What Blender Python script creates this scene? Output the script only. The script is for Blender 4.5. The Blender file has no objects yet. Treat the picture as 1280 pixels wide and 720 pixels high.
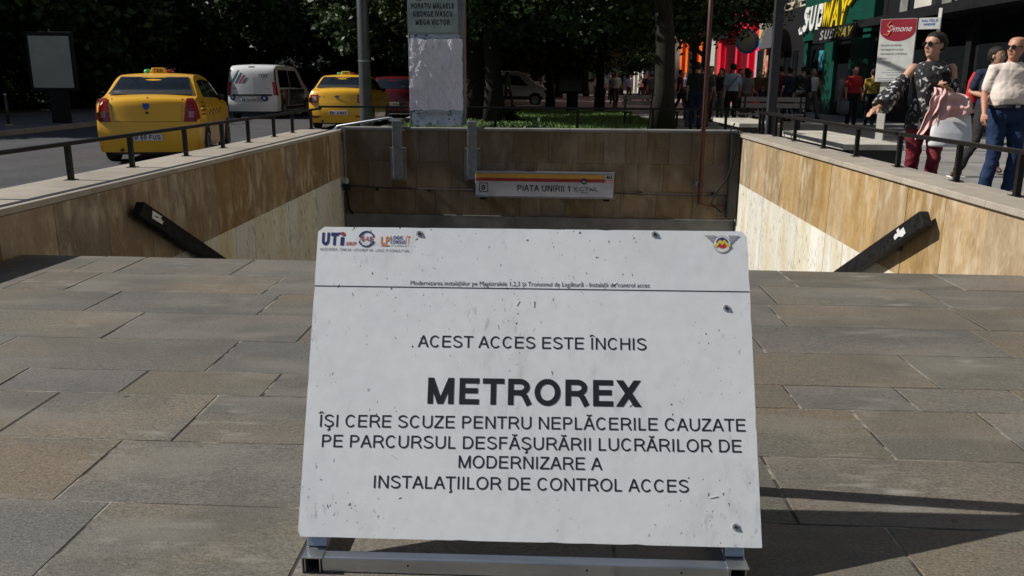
import bpy, bmesh, math, random
from math import sin, cos, pi, radians, sqrt, atan2, tan
from mathutils import Vector, Matrix, Euler, noise
S = bpy.context.scene
COL = S.collection
RND = random.Random(7)

# ---------------------------------------------------------------- camera
cd = bpy.data.cameras.new('camera')
cam = bpy.data.objects.new('camera', cd); COL.objects.link(cam); S.camera = cam
cd.sensor_width = 36.0; cd.lens = 29.39; cd.clip_start = 0.05; cd.clip_end = 1500
PITCH = math.atan(258/1045.)
cam.matrix_world = (Matrix.Translation((0, 0, 1.24)) @ Matrix.Rotation(radians(2.24), 4, 'Z')
                    @ Matrix.Rotation(pi/2 - PITCH, 4, 'X') @ Matrix.Rotation(radians(.25), 4, 'Z'))
# ---------------------------------------------------------------- sky, sun, exposure
SUN_TO = Vector((-1.22, 0.03, 1.0)).normalized()     # direction towards the sun
w = bpy.data.worlds.new('World'); S.world = w; w.use_nodes = True
nt = w.node_tree; bg = nt.nodes['Background']
sk = nt.nodes.new('ShaderNodeTexSky'); sk.sky_type = 'NISHITA'; sk.sun_disc = False
sk.sun_elevation = math.asin(SUN_TO.z); sk.sun_rotation = atan2(SUN_TO.x, SUN_TO.y)
sk.altitude = 80; sk.air_density = 1.0; sk.dust_density = 1.0; sk.ozone_density = 1.0
nt.links.new(sk.outputs[0], bg.inputs[0]); bg.inputs[1].default_value = 0.05
sd = bpy.data.lights.new('sun', 'SUN'); sd.energy = 5.0; sd.angle = radians(.53); sd.color = (1, .955, .88)
sun = bpy.data.objects.new('sun', sd); COL.objects.link(sun)
sun.rotation_euler = SUN_TO.to_track_quat('Z', 'Y').to_euler()
sun.location = (-20, 0, 20)
S.view_settings.view_transform = 'Standard'; S.view_settings.look = 'None'
S.view_settings.exposure = 0.0; S.view_settings.gamma = 1.0
S.cycles.max_bounces = 6; S.cycles.diffuse_bounces = 3; S.cycles.transparent_max_bounces = 8

# ---------------------------------------------------------------- helpers
class MB:
    def __init__(s): s.v = []; s.f = []; s.m = []
    def add(s, vs, fs, mi=0):
        o = len(s.v); s.v += [tuple(v) for v in vs]
        s.f += [tuple(i + o for i in f) for f in fs]; s.m += [mi]*len(fs); return s
    def hexa(s, p, mi=0):          # 8 points: bottom 4 (ccw), top 4
        return s.add(p, [(3, 2, 1, 0), (4, 5, 6, 7), (0, 1, 5, 4), (1, 2, 6, 5), (2, 3, 7, 6), (3, 0, 4, 7)], mi)
    def box(s, x0, x1, y0, y1, z0, z1, mi=0):
        return s.hexa([(x0, y0, z0), (x1, y0, z0), (x1, y1, z0), (x0, y1, z0), (x0, y0, z1), (x1, y0, z1), (x1, y1, z1), (x0, y1, z1)], mi)
    def bar(s, p, q, w, h, up=(0, 0, 1), mi=0):
        p = Vector(p); q = Vector(q); d = (q-p).normalized(); r = d.cross(Vector(up))
        if r.length < 1e-4: r = d.cross(Vector((0, 1, 0)))
        r.normalize(); u = r.cross(d)
        r *= w/2; u *= h/2
        return s.hexa([p-r-u, p+r-u, q+r-u, q-r-u, p-r+u, p+r+u, q+r+u, q-r+u], mi)
    def tube(s, pts, rad, n=8, mi=0, cap=True, ry=None, up=None):
        pts = [Vector(p) for p in pts]; k = len(pts)
        if not hasattr(rad, '__len__'): rad = [rad]*k
        if ry is None: ry = rad
        elif not hasattr(ry, '__len__'): ry = [ry]*k
        o = len(s.v); prev = None
        for i, p in enumerate(pts):
            a = pts[max(i-1, 0)]; b = pts[min(i+1, k-1)]; d = (b-a).normalized()
            if up is not None: r = Vector(up)
            elif prev is None: r = Vector((1, 0, 0)) if abs(d.x) < .9 else Vector((0, 1, 0))
            else: r = prev
            r = (r - d*r.dot(d)).normalized(); prev = r; u = d.cross(r)
            for j in range(n):
                t = 2*pi*j/n; s.v.append(tuple(p + r*cos(t)*rad[i] + u*sin(t)*ry[i]))
        for i in range(k-1):
            for j in range(n):
                a = o+i*n+j; b = o+i*n+(j+1) % n
                s.f.append((a, b, b+n, a+n)); s.m.append(mi)
        if cap:
            s.f.append(tuple(range(o+n-1, o-1, -1))); s.m.append(mi)
            s.f.append(tuple(range(o+(k-1)*n, o+k*n))); s.m.append(mi)
        return s
    def limb(s, pts, rad, n=10, mi=0):      # tube with rounded ends
        pts = [Vector(p) for p in pts]; rad = list(rad)
        d0 = (pts[0]-pts[1]).normalized(); d1 = (pts[-1]-pts[-2]).normalized()
        P = [pts[0]+d0*rad[0]*.9, pts[0]+d0*rad[0]*.6] + pts + [pts[-1]+d1*rad[-1]*.6, pts[-1]+d1*rad[-1]*.9]
        R = [rad[0]*.4, rad[0]*.8] + rad + [rad[-1]*.8, rad[-1]*.4]
        return s.tube(P, R, n, mi)
    def prism(s, poly, vec, mi=0):
        n = len(poly); v = Vector(vec); a = [Vector(p) for p in poly]
        return s.add(a + [p+v for p in a], [tuple(range(n-1, -1, -1)), tuple(range(n, 2*n))] + [(i, (i+1) % n, (i+1) % n+n, i+n) for i in range(n)], mi)
    def disc(s, c, r, axis, th, n=20, mi=0, r2=None):
        c = Vector(c); a = Vector(axis).normalized()
        return s.tube([c-a*th/2, c+a*th/2], [r, r if r2 is None else r2], n, mi)
    def ell(s, c, rx, ry, rz, n=12, m=8, mi=0):
        c = Vector(c); vs = []; fs = []
        for i in range(1, m):
            t = pi*i/m
            for j in range(n):
                p = 2*pi*j/n; vs.append(c + Vector((rx*sin(t)*cos(p), ry*sin(t)*sin(p), rz*cos(t))))
        top = len(vs); vs += [c+Vector((0, 0, rz)), c-Vector((0, 0, rz))]
        for i in range(m-2):
            for j in range(n):
                a = i*n+j; b = i*n+(j+1) % n; fs.append((a, a+n, b+n, b))
        for j in range(n):
            fs.append((top, j, (j+1) % n)); fs.append((top+1, (m-2)*n+(j+1) % n, (m-2)*n+j))
        return s.add(vs, fs, mi)
    def grid(s, fn, nu, nv, th=None, mi=0):     # fn(u,v)->Vector ; th: thickness vector function or None
        P = [[Vector(fn(i/nu, j/nv)) for j in range(nv+1)] for i in range(nu+1)]
        vs = [p for row in P for p in row]; W = nv+1
        fs = [(i*W+j, (i+1)*W+j, (i+1)*W+j+1, i*W+j+1) for i in range(nu) for j in range(nv)]
        if th is not None:
            n = len(vs); t = Vector(th); vs2 = [p-t for p in vs]
            fs += [tuple(reversed([k+n for k in f])) for f in fs[:nu*nv]]
            rim = [(i, 0) for i in range(nu)] + [(nu, j) for j in range(nv)] + [(i, nv) for i in range(nu, 0, -1)] + [(0, j) for j in range(nv, 0, -1)]
            ids = [i*W+j for i, j in rim]
            for k in range(len(ids)):
                a = ids[k]; b = ids[(k+1) % len(ids)]; fs.append((b, a, a+n, b+n))
            vs += vs2
        return s.add(vs, fs, mi)
    def xf(s, M, start=0):
        for i in range(start, len(s.v)): s.v[i] = tuple(M @ Vector(s.v[i]))
        return s
    def mesh(s, name, mats, smooth=False):
        me = bpy.data.meshes.new(name); me.from_pydata(s.v, [], s.f)
        for m in (mats if isinstance(mats, (list, tuple)) else [mats]): me.materials.append(m)
        if any(s.m): me.polygons.foreach_set('material_index', s.m)
        if smooth:
            me.polygons.foreach_set('use_smooth', [True]*len(me.polygons))
        me.update(); return me
    def build(s, name, mats, parent=None, smooth=False, bevel=0, **k):
        me = s.mesh(name, mats, smooth)
        if bevel: me = modded(me, [('BEVEL', dict(width=bevel, segments=2, limit_method='ANGLE', angle_limit=radians(40)))])
        return put(name, me, parent, **k)

def modded(me, mods, smooth=None, fixn=False):
    if fixn:
        bm = bmesh.new(); bm.from_mesh(me); bmesh.ops.remove_doubles(bm, verts=bm.verts, dist=1e-4)
        bmesh.ops.recalc_face_normals(bm, faces=bm.faces); bm.to_mesh(me); bm.free()
    ob = bpy.data.objects.new('tmp', me); COL.objects.link(ob)
    for t, kw in mods:
        m = ob.modifiers.new(t, t)
        for a, b in kw.items(): setattr(m, a, b)
    dg = bpy.context.evaluated_depsgraph_get()
    r = bpy.data.meshes.new_from_object(ob.evaluated_get(dg), preserve_all_data_layers=True, depsgraph=dg)
    r.name = me.name
    mats = [x for x in me.materials]
    bpy.data.objects.remove(ob)
    if len(r.materials) == 0:
        for x in mats: r.materials.append(x)
    if smooth is not None: r.polygons.foreach_set('use_smooth', [smooth]*len(r.polygons))
    return r

def put(name, data, parent=None, loc=None, rot=None, label=None, cat=None, group=None, kind=None, mats=None):
    o = bpy.data.objects.new(name, data); COL.objects.link(o)
    if parent is not None: o.parent = parent
    if loc is not None: o.location = loc
    if rot is not None: o.rotation_euler = rot
    if mats:
        for i, m in enumerate(mats):
            o.material_slots[i].link = 'OBJECT'; o.material_slots[i].material = m
    if label: o['label'] = label
    if cat: o['category'] = cat
    if group: o['group'] = group
    if kind: o['kind'] = kind
    return o
def thing(name, label, cat, loc=(0, 0, 0), rz=0, group=None, kind=None):
    return put(name, None, None, loc, (0, 0, rz), label, cat, group, kind)

# ---------------------------------------------------------------- materials
def mat(name, col, rough=.6, metal=0, col2=None, scale=6, stretch=(1, 1, 1), bump=.0, bscale=60, rnd=0., spec=.5,
        grain=0., gscale=200, coords='Object', emit=0, contrast=(.35, .65), rndhue=0., coat=0.):
    m = bpy.data.materials.new(name); m.use_nodes = True; N = m.node_tree.nodes; L = m.node_tree.links
    b = N['Principled BSDF']; b.inputs['Roughness'].default_value = rough; b.inputs['Metallic'].default_value = metal
    b.inputs['Specular IOR Level'].default_value = spec
    if coat: b.inputs['Coat Weight'].default_value = coat; b.inputs['Coat Roughness'].default_value = .05
    c = (*col, 1)
    tc = N.new('ShaderNodeTexCoord'); mp = N.new('ShaderNodeMapping'); mp.inputs['Scale'].default_value = stretch
    L.new(tc.outputs[coords], mp.inputs[0]); vec = mp.outputs[0]
    if rnd or rndhue:
        oi = N.new('ShaderNodeObjectInfo')
        ad = N.new('ShaderNodeVectorMath'); ad.operation = 'ADD'; sc = N.new('ShaderNodeVectorMath'); sc.operation = 'SCALE'
        cx = N.new('ShaderNodeCombineXYZ')
        for i in range(3): L.new(oi.outputs['Random'], cx.inputs[i])
        L.new(cx.outputs[0], sc.inputs[0]); sc.inputs['Scale'].default_value = 37
        L.new(mp.outputs[0], ad.inputs[0]); L.new(sc.outputs[0], ad.inputs[1]); vec = ad.outputs[0]
    out = None
    if col2 is None: col2 = tuple(x*.82 for x in col)
    nz = N.new('ShaderNodeTexNoise'); nz.inputs['Scale'].default_value = scale; nz.inputs['Detail'].default_value = 6; nz.inputs['Roughness'].default_value = .6
    L.new(vec, nz.inputs['Vector'])
    mr = N.new('ShaderNodeMapRange'); mr.inputs[1].default_value = contrast[0]; mr.inputs[2].default_value = contrast[1]
    L.new(nz.outputs[0], mr.inputs[0])
    mx = N.new('ShaderNodeMix'); mx.data_type = 'RGBA'; mx.inputs['A'].default_value = c; mx.inputs['B'].default_value = (*col2, 1)
    L.new(mr.outputs[0], mx.inputs['Factor']); out = mx.outputs['Result']
    if grain:
        g = N.new('ShaderNodeTexNoise'); g.inputs['Scale'].default_value = gscale; g.inputs['Detail'].default_value = 3; L.new(vec, g.inputs['Vector'])
        r2 = N.new('ShaderNodeMapRange'); r2.inputs[1].default_value = .3; r2.inputs[2].default_value = .7
        r2.inputs[3].default_value = 1-grain; r2.inputs[4].default_value = 1+grain; L.new(g.outputs[0], r2.inputs[0])
        vm = N.new('ShaderNodeVectorMath'); vm.operation = 'SCALE'; L.new(out, vm.inputs[0]); L.new(r2.outputs[0], vm.inputs['Scale']); out = vm.outputs[0]
    if rnd or rndhue:
        hs = N.new('ShaderNodeHueSaturation'); L.new(out, hs.inputs['Color'])
        r3 = N.new('ShaderNodeMapRange'); r3.inputs[3].default_value = 1-rnd; r3.inputs[4].default_value = 1+rnd; L.new(oi.outputs['Random'], r3.inputs[0]); L.new(r3.outputs[0], hs.inputs['Value'])
        if rndhue:
            wn = N.new('ShaderNodeTexWhiteNoise'); wn.noise_dimensions = '1D'; L.new(oi.outputs['Random'], wn.inputs['W'])
            r4 = N.new('ShaderNodeMapRange'); r4.inputs[3].default_value = 1-rndhue; r4.inputs[4].default_value = 1+rndhue; L.new(wn.outputs['Value'], r4.inputs[0]); L.new(r4.outputs[0], hs.inputs['Saturation'])
        out = hs.outputs[0]
    L.new(out, b.inputs['Base Color'])
    if bump:
        bn = N.new('ShaderNodeTexNoise'); bn.inputs['Scale'].default_value = bscale; bn.inputs['Detail'].default_value = 4; L.new(vec, bn.inputs['Vector'])
        bp = N.new('ShaderNodeBump'); bp.inputs['Strength'].default_value = bump; bp.inputs['Distance'].default_value = .01
        L.new(bn.outputs[0], bp.inputs['Height']); L.new(bp.outputs[0], b.inputs['Normal'])
    if emit:
        b.inputs['Emission Color'].default_value = c; b.inputs['Emission Strength'].default_value = emit
    m['out'] = 1
    return m
def spots(m, col, scale, lo, hi, stretch=(1, 1, 1), coords='Object', mask=None, maskr=(.5, .62), amount=1., kind='NOISE'):
    """overlay marks of another colour: fine noise thresholded, broken up by a broad mask"""
    N = m.node_tree.nodes; L = m.node_tree.links; b = N['Principled BSDF']
    src = b.inputs['Base Color'].links[0].from_socket
    tc = N.new('ShaderNodeTexCoord'); mp = N.new('ShaderNodeMapping'); mp.inputs['Scale'].default_value = stretch
    L.new(tc.outputs[coords], mp.inputs[0])
    n = N.new('ShaderNodeTexNoise'); n.inputs['Scale'].default_value = scale; n.inputs['Detail'].default_value = 4; L.new(mp.outputs[0], n.inputs['Vector'])
    r = N.new('ShaderNodeMapRange'); r.inputs[1].default_value = lo; r.inputs[2].default_value = hi; r.inputs[4].default_value = amount; L.new(n.outputs[0], r.inputs[0]); f = r.outputs[0]
    if mask:
        n2 = N.new('ShaderNodeTexNoise'); n2.inputs['Scale'].default_value = mask; n2.inputs['Detail'].default_value = 2; L.new(tc.outputs[coords], n2.inputs['Vector'])
        r2 = N.new('ShaderNodeMapRange'); r2.inputs[1].default_value = maskr[0]; r2.inputs[2].default_value = maskr[1]; L.new(n2.outputs[0], r2.inputs[0])
        mu = N.new('ShaderNodeMath'); mu.operation = 'MULTIPLY'; L.new(f, mu.inputs[0]); L.new(r2.outputs[0], mu.inputs[1]); f = mu.outputs[0]
    mx = N.new('ShaderNodeMix'); mx.data_type = 'RGBA'; L.new(f, mx.inputs['Factor']); L.new(src, mx.inputs['A']); mx.inputs['B'].default_value = (*col, 1)
    L.new(mx.outputs['Result'], b.inputs['Base Color']); return m

M = {}
M['slab'] = mat('flamed_granite', (.162, .139, .110), .66, col2=(.120, .118, .103), scale=1.3, stretch=(.7, 1.2, 1), grain=.36, gscale=130, bump=.3, bscale=230, rnd=.12, rndhue=.45, coords='Object', contrast=(.40, .60), spec=.35)
spots(M['slab'], (.24, .22, .19), 70, .58, .72, stretch=(.45, 1.8, 1), amount=.6)
spots(M['slab'], (.07, .065, .058), 55, .58, .72, stretch=(.6, 1.5, 1), amount=.55)
spots(M['slab'], (.25, .23, .20), 26, .60, .74, stretch=(.25, 3.2, 1), amount=.25)
spots(M['slab'], (.095, .09, .08), 1.7, .50, .66, amount=.6)
spots(M['slab'], (.045, .042, .038), 17, .715, .735, amount=.8)
spots(M['slab'], (.21, .195, .17), 2.6, .52, .68, stretch=(.5, 1.5, 1), amount=.55)
spots(M['slab'], (.30, .29, .26), 10, .50, .70, stretch=(.6, 2.0, 1), mask=1.3, maskr=(.56, .66), amount=.7, coords='Object')
M['mortar'] = mat('joint_mortar', (.27, .25, .21), .9, col2=(.035, .032, .026), scale=3.2, contrast=(.44, .52), grain=.2, bump=.4)
M['trav'] = mat('travertine', (.46, .335, .190), .38, col2=(.33, .225, .12), scale=2.6, stretch=(2.2, 2.2, .5), grain=.16, gscale=36, bump=.08, bscale=30, rnd=.20, rndhue=.22)
spots(M['trav'], (.64, .55, .40), 4.5, .47, .66, stretch=(1.6, 1.6, .7), mask=1.5, maskr=(.36, .60), amount=.7)
spots(M['trav'], (.62, .53, .38), 30, .55, .68, stretch=(1.3, 1.3, .5), mask=3.5, maskr=(.45, .62), amount=.5)
spots(M['trav'], (.27, .18, .10), 16, .58, .70, stretch=(1.6, 1.6, .4), mask=2.5, maskr=(.42, .6), amount=.6)
M['travshade'] = M['trav'].copy(); M['travshade'].name = 'shade_toned_travertine_left'  # same stone as the right wall, with the left wall's shade put into its colour
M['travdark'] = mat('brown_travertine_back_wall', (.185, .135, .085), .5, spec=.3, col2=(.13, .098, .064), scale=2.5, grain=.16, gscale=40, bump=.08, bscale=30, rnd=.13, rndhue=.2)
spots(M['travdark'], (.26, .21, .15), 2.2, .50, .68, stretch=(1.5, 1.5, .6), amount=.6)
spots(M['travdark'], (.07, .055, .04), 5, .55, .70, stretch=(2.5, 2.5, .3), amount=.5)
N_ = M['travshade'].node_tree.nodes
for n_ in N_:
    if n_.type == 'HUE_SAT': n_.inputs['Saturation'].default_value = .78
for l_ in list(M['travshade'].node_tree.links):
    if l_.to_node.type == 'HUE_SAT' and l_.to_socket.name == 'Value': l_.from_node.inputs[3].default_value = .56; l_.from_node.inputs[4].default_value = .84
M['marble'] = mat('pale_marble', (.80, .78, .70), .4, col2=(.70, .66, .54), scale=2.0, stretch=(2, 2, .4), grain=.06, bump=.1, bscale=40, rnd=.08, rndhue=.6)
spots(M['marble'], (.13, .115, .085), 22, .565, .64, stretch=(2.0, 2.0, .42), mask=3.0, maskr=(.35, .6), amount=.85)
spots(M['marble'], (.62, .52, .30), 1.6, .52, .66, stretch=(1.5, 1.5, .5), amount=.6)
spots(M['marble'], (.40, .36, .28), 5, .55, .70, stretch=(2.5, 2.5, .3), mask=1.3, maskr=(.45, .6), amount=.5)
M['cope'] = mat('coping_stone', (.42, .38, .31), .55, col2=(.34, .30, .25), scale=3, grain=.15, gscale=90, bump=.15, rnd=.08)
M['ledge'] = mat('concrete_ledge', (.37, .33, .29), .75, col2=(.27, .25, .22), scale=2, grain=.2, gscale=70, bump=.3)
M['concrete'] = mat('grey_concrete', (.20, .20, .19), .85, col2=(.13, .13, .13), scale=3, grain=.15, bump=.3)
M['plinth'] = mat('dark_granite_plinth', (.018, .018, .019), .5, grain=.3, scale=8)
M['asphalt'] = mat('asphalt', (.075, .075, .082), .9, spec=.25, col2=(.055, .056, .061), scale=.8, grain=.25, gscale=40, bump=.4)
M['pave'] = mat('pavement_stone', (.26, .25, .24), .8, col2=(.20, .195, .19), scale=1.2, grain=.12, gscale=60, bump=.2, rnd=.1)
M['plaza'] = mat('plaza_paving', (.16, .155, .15), .85, col2=(.11, .11, .108), scale=.7, grain=.15, gscale=30, bump=.2)
M['black'] = mat('black_paint', (.007, .007, .008), .6, spec=.15, col2=(.022, .021, .02), scale=20, bump=.1)
M['rail'] = mat('black_railing_paint', (.006, .006, .007), .45, spec=.25, col2=(.016, .014, .012), scale=30, bump=.15)
M['steel'] = mat('galvanised_steel', (.42, .43, .46), .38, metal=.85, col2=(.32, .34, .38), scale=8, bump=.05)
M['alu'] = mat('aluminium_tube', (.55, .57, .60), .33, metal=.9, col2=(.42, .44, .48), scale=12, stretch=(.4, 3, 3), bump=.05)
M['darkmetal'] = mat('dark_metal', (.05, .05, .055), .5, metal=.3)
M['void'] = mat('dark_void', (.006, .006, .006), .9)
M['board'] = mat('weathered_white_board', (.84, .86, .88), .42, col2=(.77, .79, .82), scale=2.3, grain=.03, gscale=30, bump=.06, bscale=18)
spots(M['board'], (.46, .47, .48), 5, .50, .70, stretch=(6, 6, .35), mask=2.0, maskr=(.42, .60), amount=.5)
spots(M['board'], (.60, .57, .50), 2.2, .50, .75, stretch=(1.2, 1.2, .8), mask=1.2, maskr=(.5, .62), amount=.5)
spots(M['board'], (.62, .60, .55), 3, .50, .72, stretch=(3.5, 3.5, .5), mask=1.7, maskr=(.5, .62), amount=.55)
spots(M['board'], (.07, .07, .07), 60, .675, .70, mask=5, maskr=(.50, .58), amount=.95, stretch=(1.6, 1.6, .8))
spots(M['board'], (.33, .34, .35), 9, .60, .66, mask=3.5, maskr=(.54, .62), amount=.4, stretch=(8, 8, .5))
spots(M['board'], (.30, .31, .32), 55, .66, .72, stretch=(2.5, 2.5, .8), mask=6, maskr=(.55, .62), amount=.8)
M['boardedge'] = mat('board_edge', (.72, .70, .66), .7, col2=(.4, .38, .34), scale=20)
M['ink'] = mat('black_print', (.022, .022, .026), .45)
M['navy'] = mat('navy_print', (.02, .03, .16), .5)
M['redink'] = mat('red_print', (.55, .04, .05), .5)
M['orange'] = mat('orange_print', (.75, .22, .06), .5)
M['yellow'] = mat('yellow_print', (.75, .58, .10), .5)
M['greyink'] = mat('grey_print', (.38, .40, .42), .5)
M['white'] = mat('white_paint', (.78, .78, .78), .5)
M['plate'] = mat('number_plate_white', (.75, .75, .74), .4)
M['taxi'] = mat('taxi_yellow_paint', (.86, .46, .018), .32, col2=(.80, .43, .017), scale=2, coat=.5, grain=.02)
M['vanwhite'] = mat('white_van_paint', (.78, .79, .80), .3, col2=(.70, .71, .72), coat=.4, scale=2)
M['red'] = mat('red_car_paint', (.10, .005, .009), .3, coat=.5)
M['glass'] = mat('tinted_car_glass', (.010, .014, .018), .06, spec=.9)
M['taillight'] = mat('tail_light_red', (.32, .012, .012), .12, spec=.8, col2=(.22, .01, .01), scale=20)
M['clearlight'] = mat('tail_light_clear', (.45, .28, .26), .15, spec=.8)
M['tyre'] = mat('tyre_rubber', (.018, .018, .018), .85)
M['hub'] = mat('wheel_steel', (.30, .30, .31), .4, metal=.6)
M['plastic'] = mat('dark_plastic', (.02, .02, .021), .6)
M['shield'] = mat('blue_badge', (.03, .08, .42), .3)
M['green_l'] = mat('green_lens', (.05, .5, .15), .2)
M['skin'] = mat('skin', (.52, .30, .20), .5, col2=(.46, .25, .17), scale=10, spec=.35)
M['skin2'] = mat('skin_ruddy', (.50, .25, .17), .5, col2=(.42, .20, .13), scale=8, spec=.35)
M['hair'] = mat('dark_hair', (.016, .011, .009), .55, scale=60, stretch=(1, 1, .2), bump=1.0, bscale=120, spec=.3)
M['hairgrey'] = mat('grey_hair', (.25, .24, .23), .6)
M['floral'] = mat('black_floral_cloth', (.012, .012, .014), .75, bump=.3, bscale=30)
M['maroon'] = mat('maroon_cloth', (.19, .008, .022), .75, col2=(.13, .006, .016), scale=9, bump=.7, bscale=22)
M['cream'] = mat('cream_cotton', (.78, .68, .60), .8, col2=(.70, .60, .53), scale=6, bump=.9, bscale=14)
M['jeans'] = mat('blue_denim', (.009, .020, .055), .85, spec=.2, col2=(.022, .042, .10), scale=5, bump=.8, bscale=16)
M['navycloth'] = mat('navy_cloth', (.012, .018, .05), .85, bump=.4, bscale=20)
M['blackcloth'] = mat('black_cloth', (.012, .012, .013), .85, bump=.4, bscale=20)
M['redcloth'] = mat('red_cloth', (.55, .015, .02), .8, bump=.4, bscale=20)
M['pinkcloth'] = mat('pale_pink_cloth', (.72, .44, .41), .8, col2=(.64, .38, .36), scale=7, bump=.4, bscale=16)
M['whitecloth'] = mat('white_cloth', (.70, .70, .72), .8, bump=.3, bscale=20)
M['bluecloth'] = mat('pale_blue_cloth', (.33, .42, .56), .8, bump=.3, bscale=20)
M['greencloth'] = mat('green_cloth', (.02, .28, .10), .8)
M['yellowcloth'] = mat('mustard_cloth', (.42, .30, .05), .8)
M['greycloth'] = mat('grey_cloth', (.14, .14, .15), .85)
M['browncloth'] = mat('brown_cloth', (.12, .06, .035), .85)
M['leather'] = mat('white_leather', (.72, .74, .77), .4, bump=.2, bscale=15)
M['shoe'] = mat('brown_leather', (.09, .04, .025), .5)
M['bark'] = mat('tree_bark', (.030, .025, .021), .9, spec=.2, col2=(.016, .014, .012), scale=9, stretch=(3, 3, .5), bump=1, bscale=12)
M['lawn'] = mat('lawn_soil', (.055, .09, .025), .9, grain=.3, gscale=20)
M['grass'] = mat('grass_blades', (.10, .19, .035), .6, col2=(.14, .22, .05), scale=1.5)
def leafmat(name, c1, c2):
    m = mat(name, c1, .5, col2=c2, scale=.9, spec=.35, contrast=(.4, .6), grain=.35, gscale=3)
    N = m.node_tree.nodes; L = m.node_tree.links; b = N['Principled BSDF']; o = N['Material Output']
    t = N.new('ShaderNodeBsdfTranslucent'); src = b.inputs['Base Color'].links[0].from_socket; L.new(src, t.inputs[0])
    ms = N.new('ShaderNodeMixShader'); ms.inputs[0].default_value = .2
    L.new(b.outputs[0], ms.inputs[1]); L.new(t.outputs[0], ms.inputs[2]); L.new(ms.outputs[0], o.inputs[0]); return m
M['leaf'] = leafmat('linden_leaves', (.018, .036, .010), (.032, .060, .015))
M['leaf2'] = leafmat('hedge_leaves', (.014, .028, .009), (.022, .042, .012))

# ---------------------------------------------------------------- lettering
def text_mb(body, wid=None, hgt=.1, bold=0., shear=0., align='C', capfrac=.68, ext=0.):
    """flat letters in the xz plane's (x, y) frame: returns MB with baseline at y=0"""
    c = bpy.data.curves.new('t', 'FONT'); c.body = body; c.offset = bold; c.shear = shear; c.extrude = ext; c.resolution_u = 3
    o = bpy.data.objects.new('t', c); COL.objects.link(o)
    dg = bpy.context.evaluated_depsgraph_get(); me = bpy.data.meshes.new_from_object(o.evaluated_get(dg))
    bpy.data.objects.remove(o); bpy.data.curves.remove(c)
    xs = [v.co.x for v in me.vertices]; x0, x1 = min(xs), max(xs); sy = hgt/(capfrac+2*bold); sx = (wid/(x1-x0)) if wid else sy
    off = {'C': (x0+x1)/2, 'L': x0, 'R': x1}[align]
    mb = MB(); mb.add([((v.co.x-off)*sx, (v.co.y+bold)*sy, v.co.z*(sy if not ext else 1)) for v in me.vertices], [tuple(p.vertices) for p in me.polygons])
    bpy.data.meshes.remove(me); return mb
def text(name, body, frame, m, parent, wid=None, hgt=.1, label=None, **k):
    mb = text_mb(body, wid, hgt, **k); mb.xf(frame); return mb.build(name, m, parent, label=label)
def frame(o, xa, ya):
    xa = Vector(xa).normalized(); ya = Vector(ya).normalized(); za = xa.cross(ya)
    R = Matrix((xa, ya, za)).transposed().to_4x4(); return Matrix.Translation(o) @ R
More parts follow.
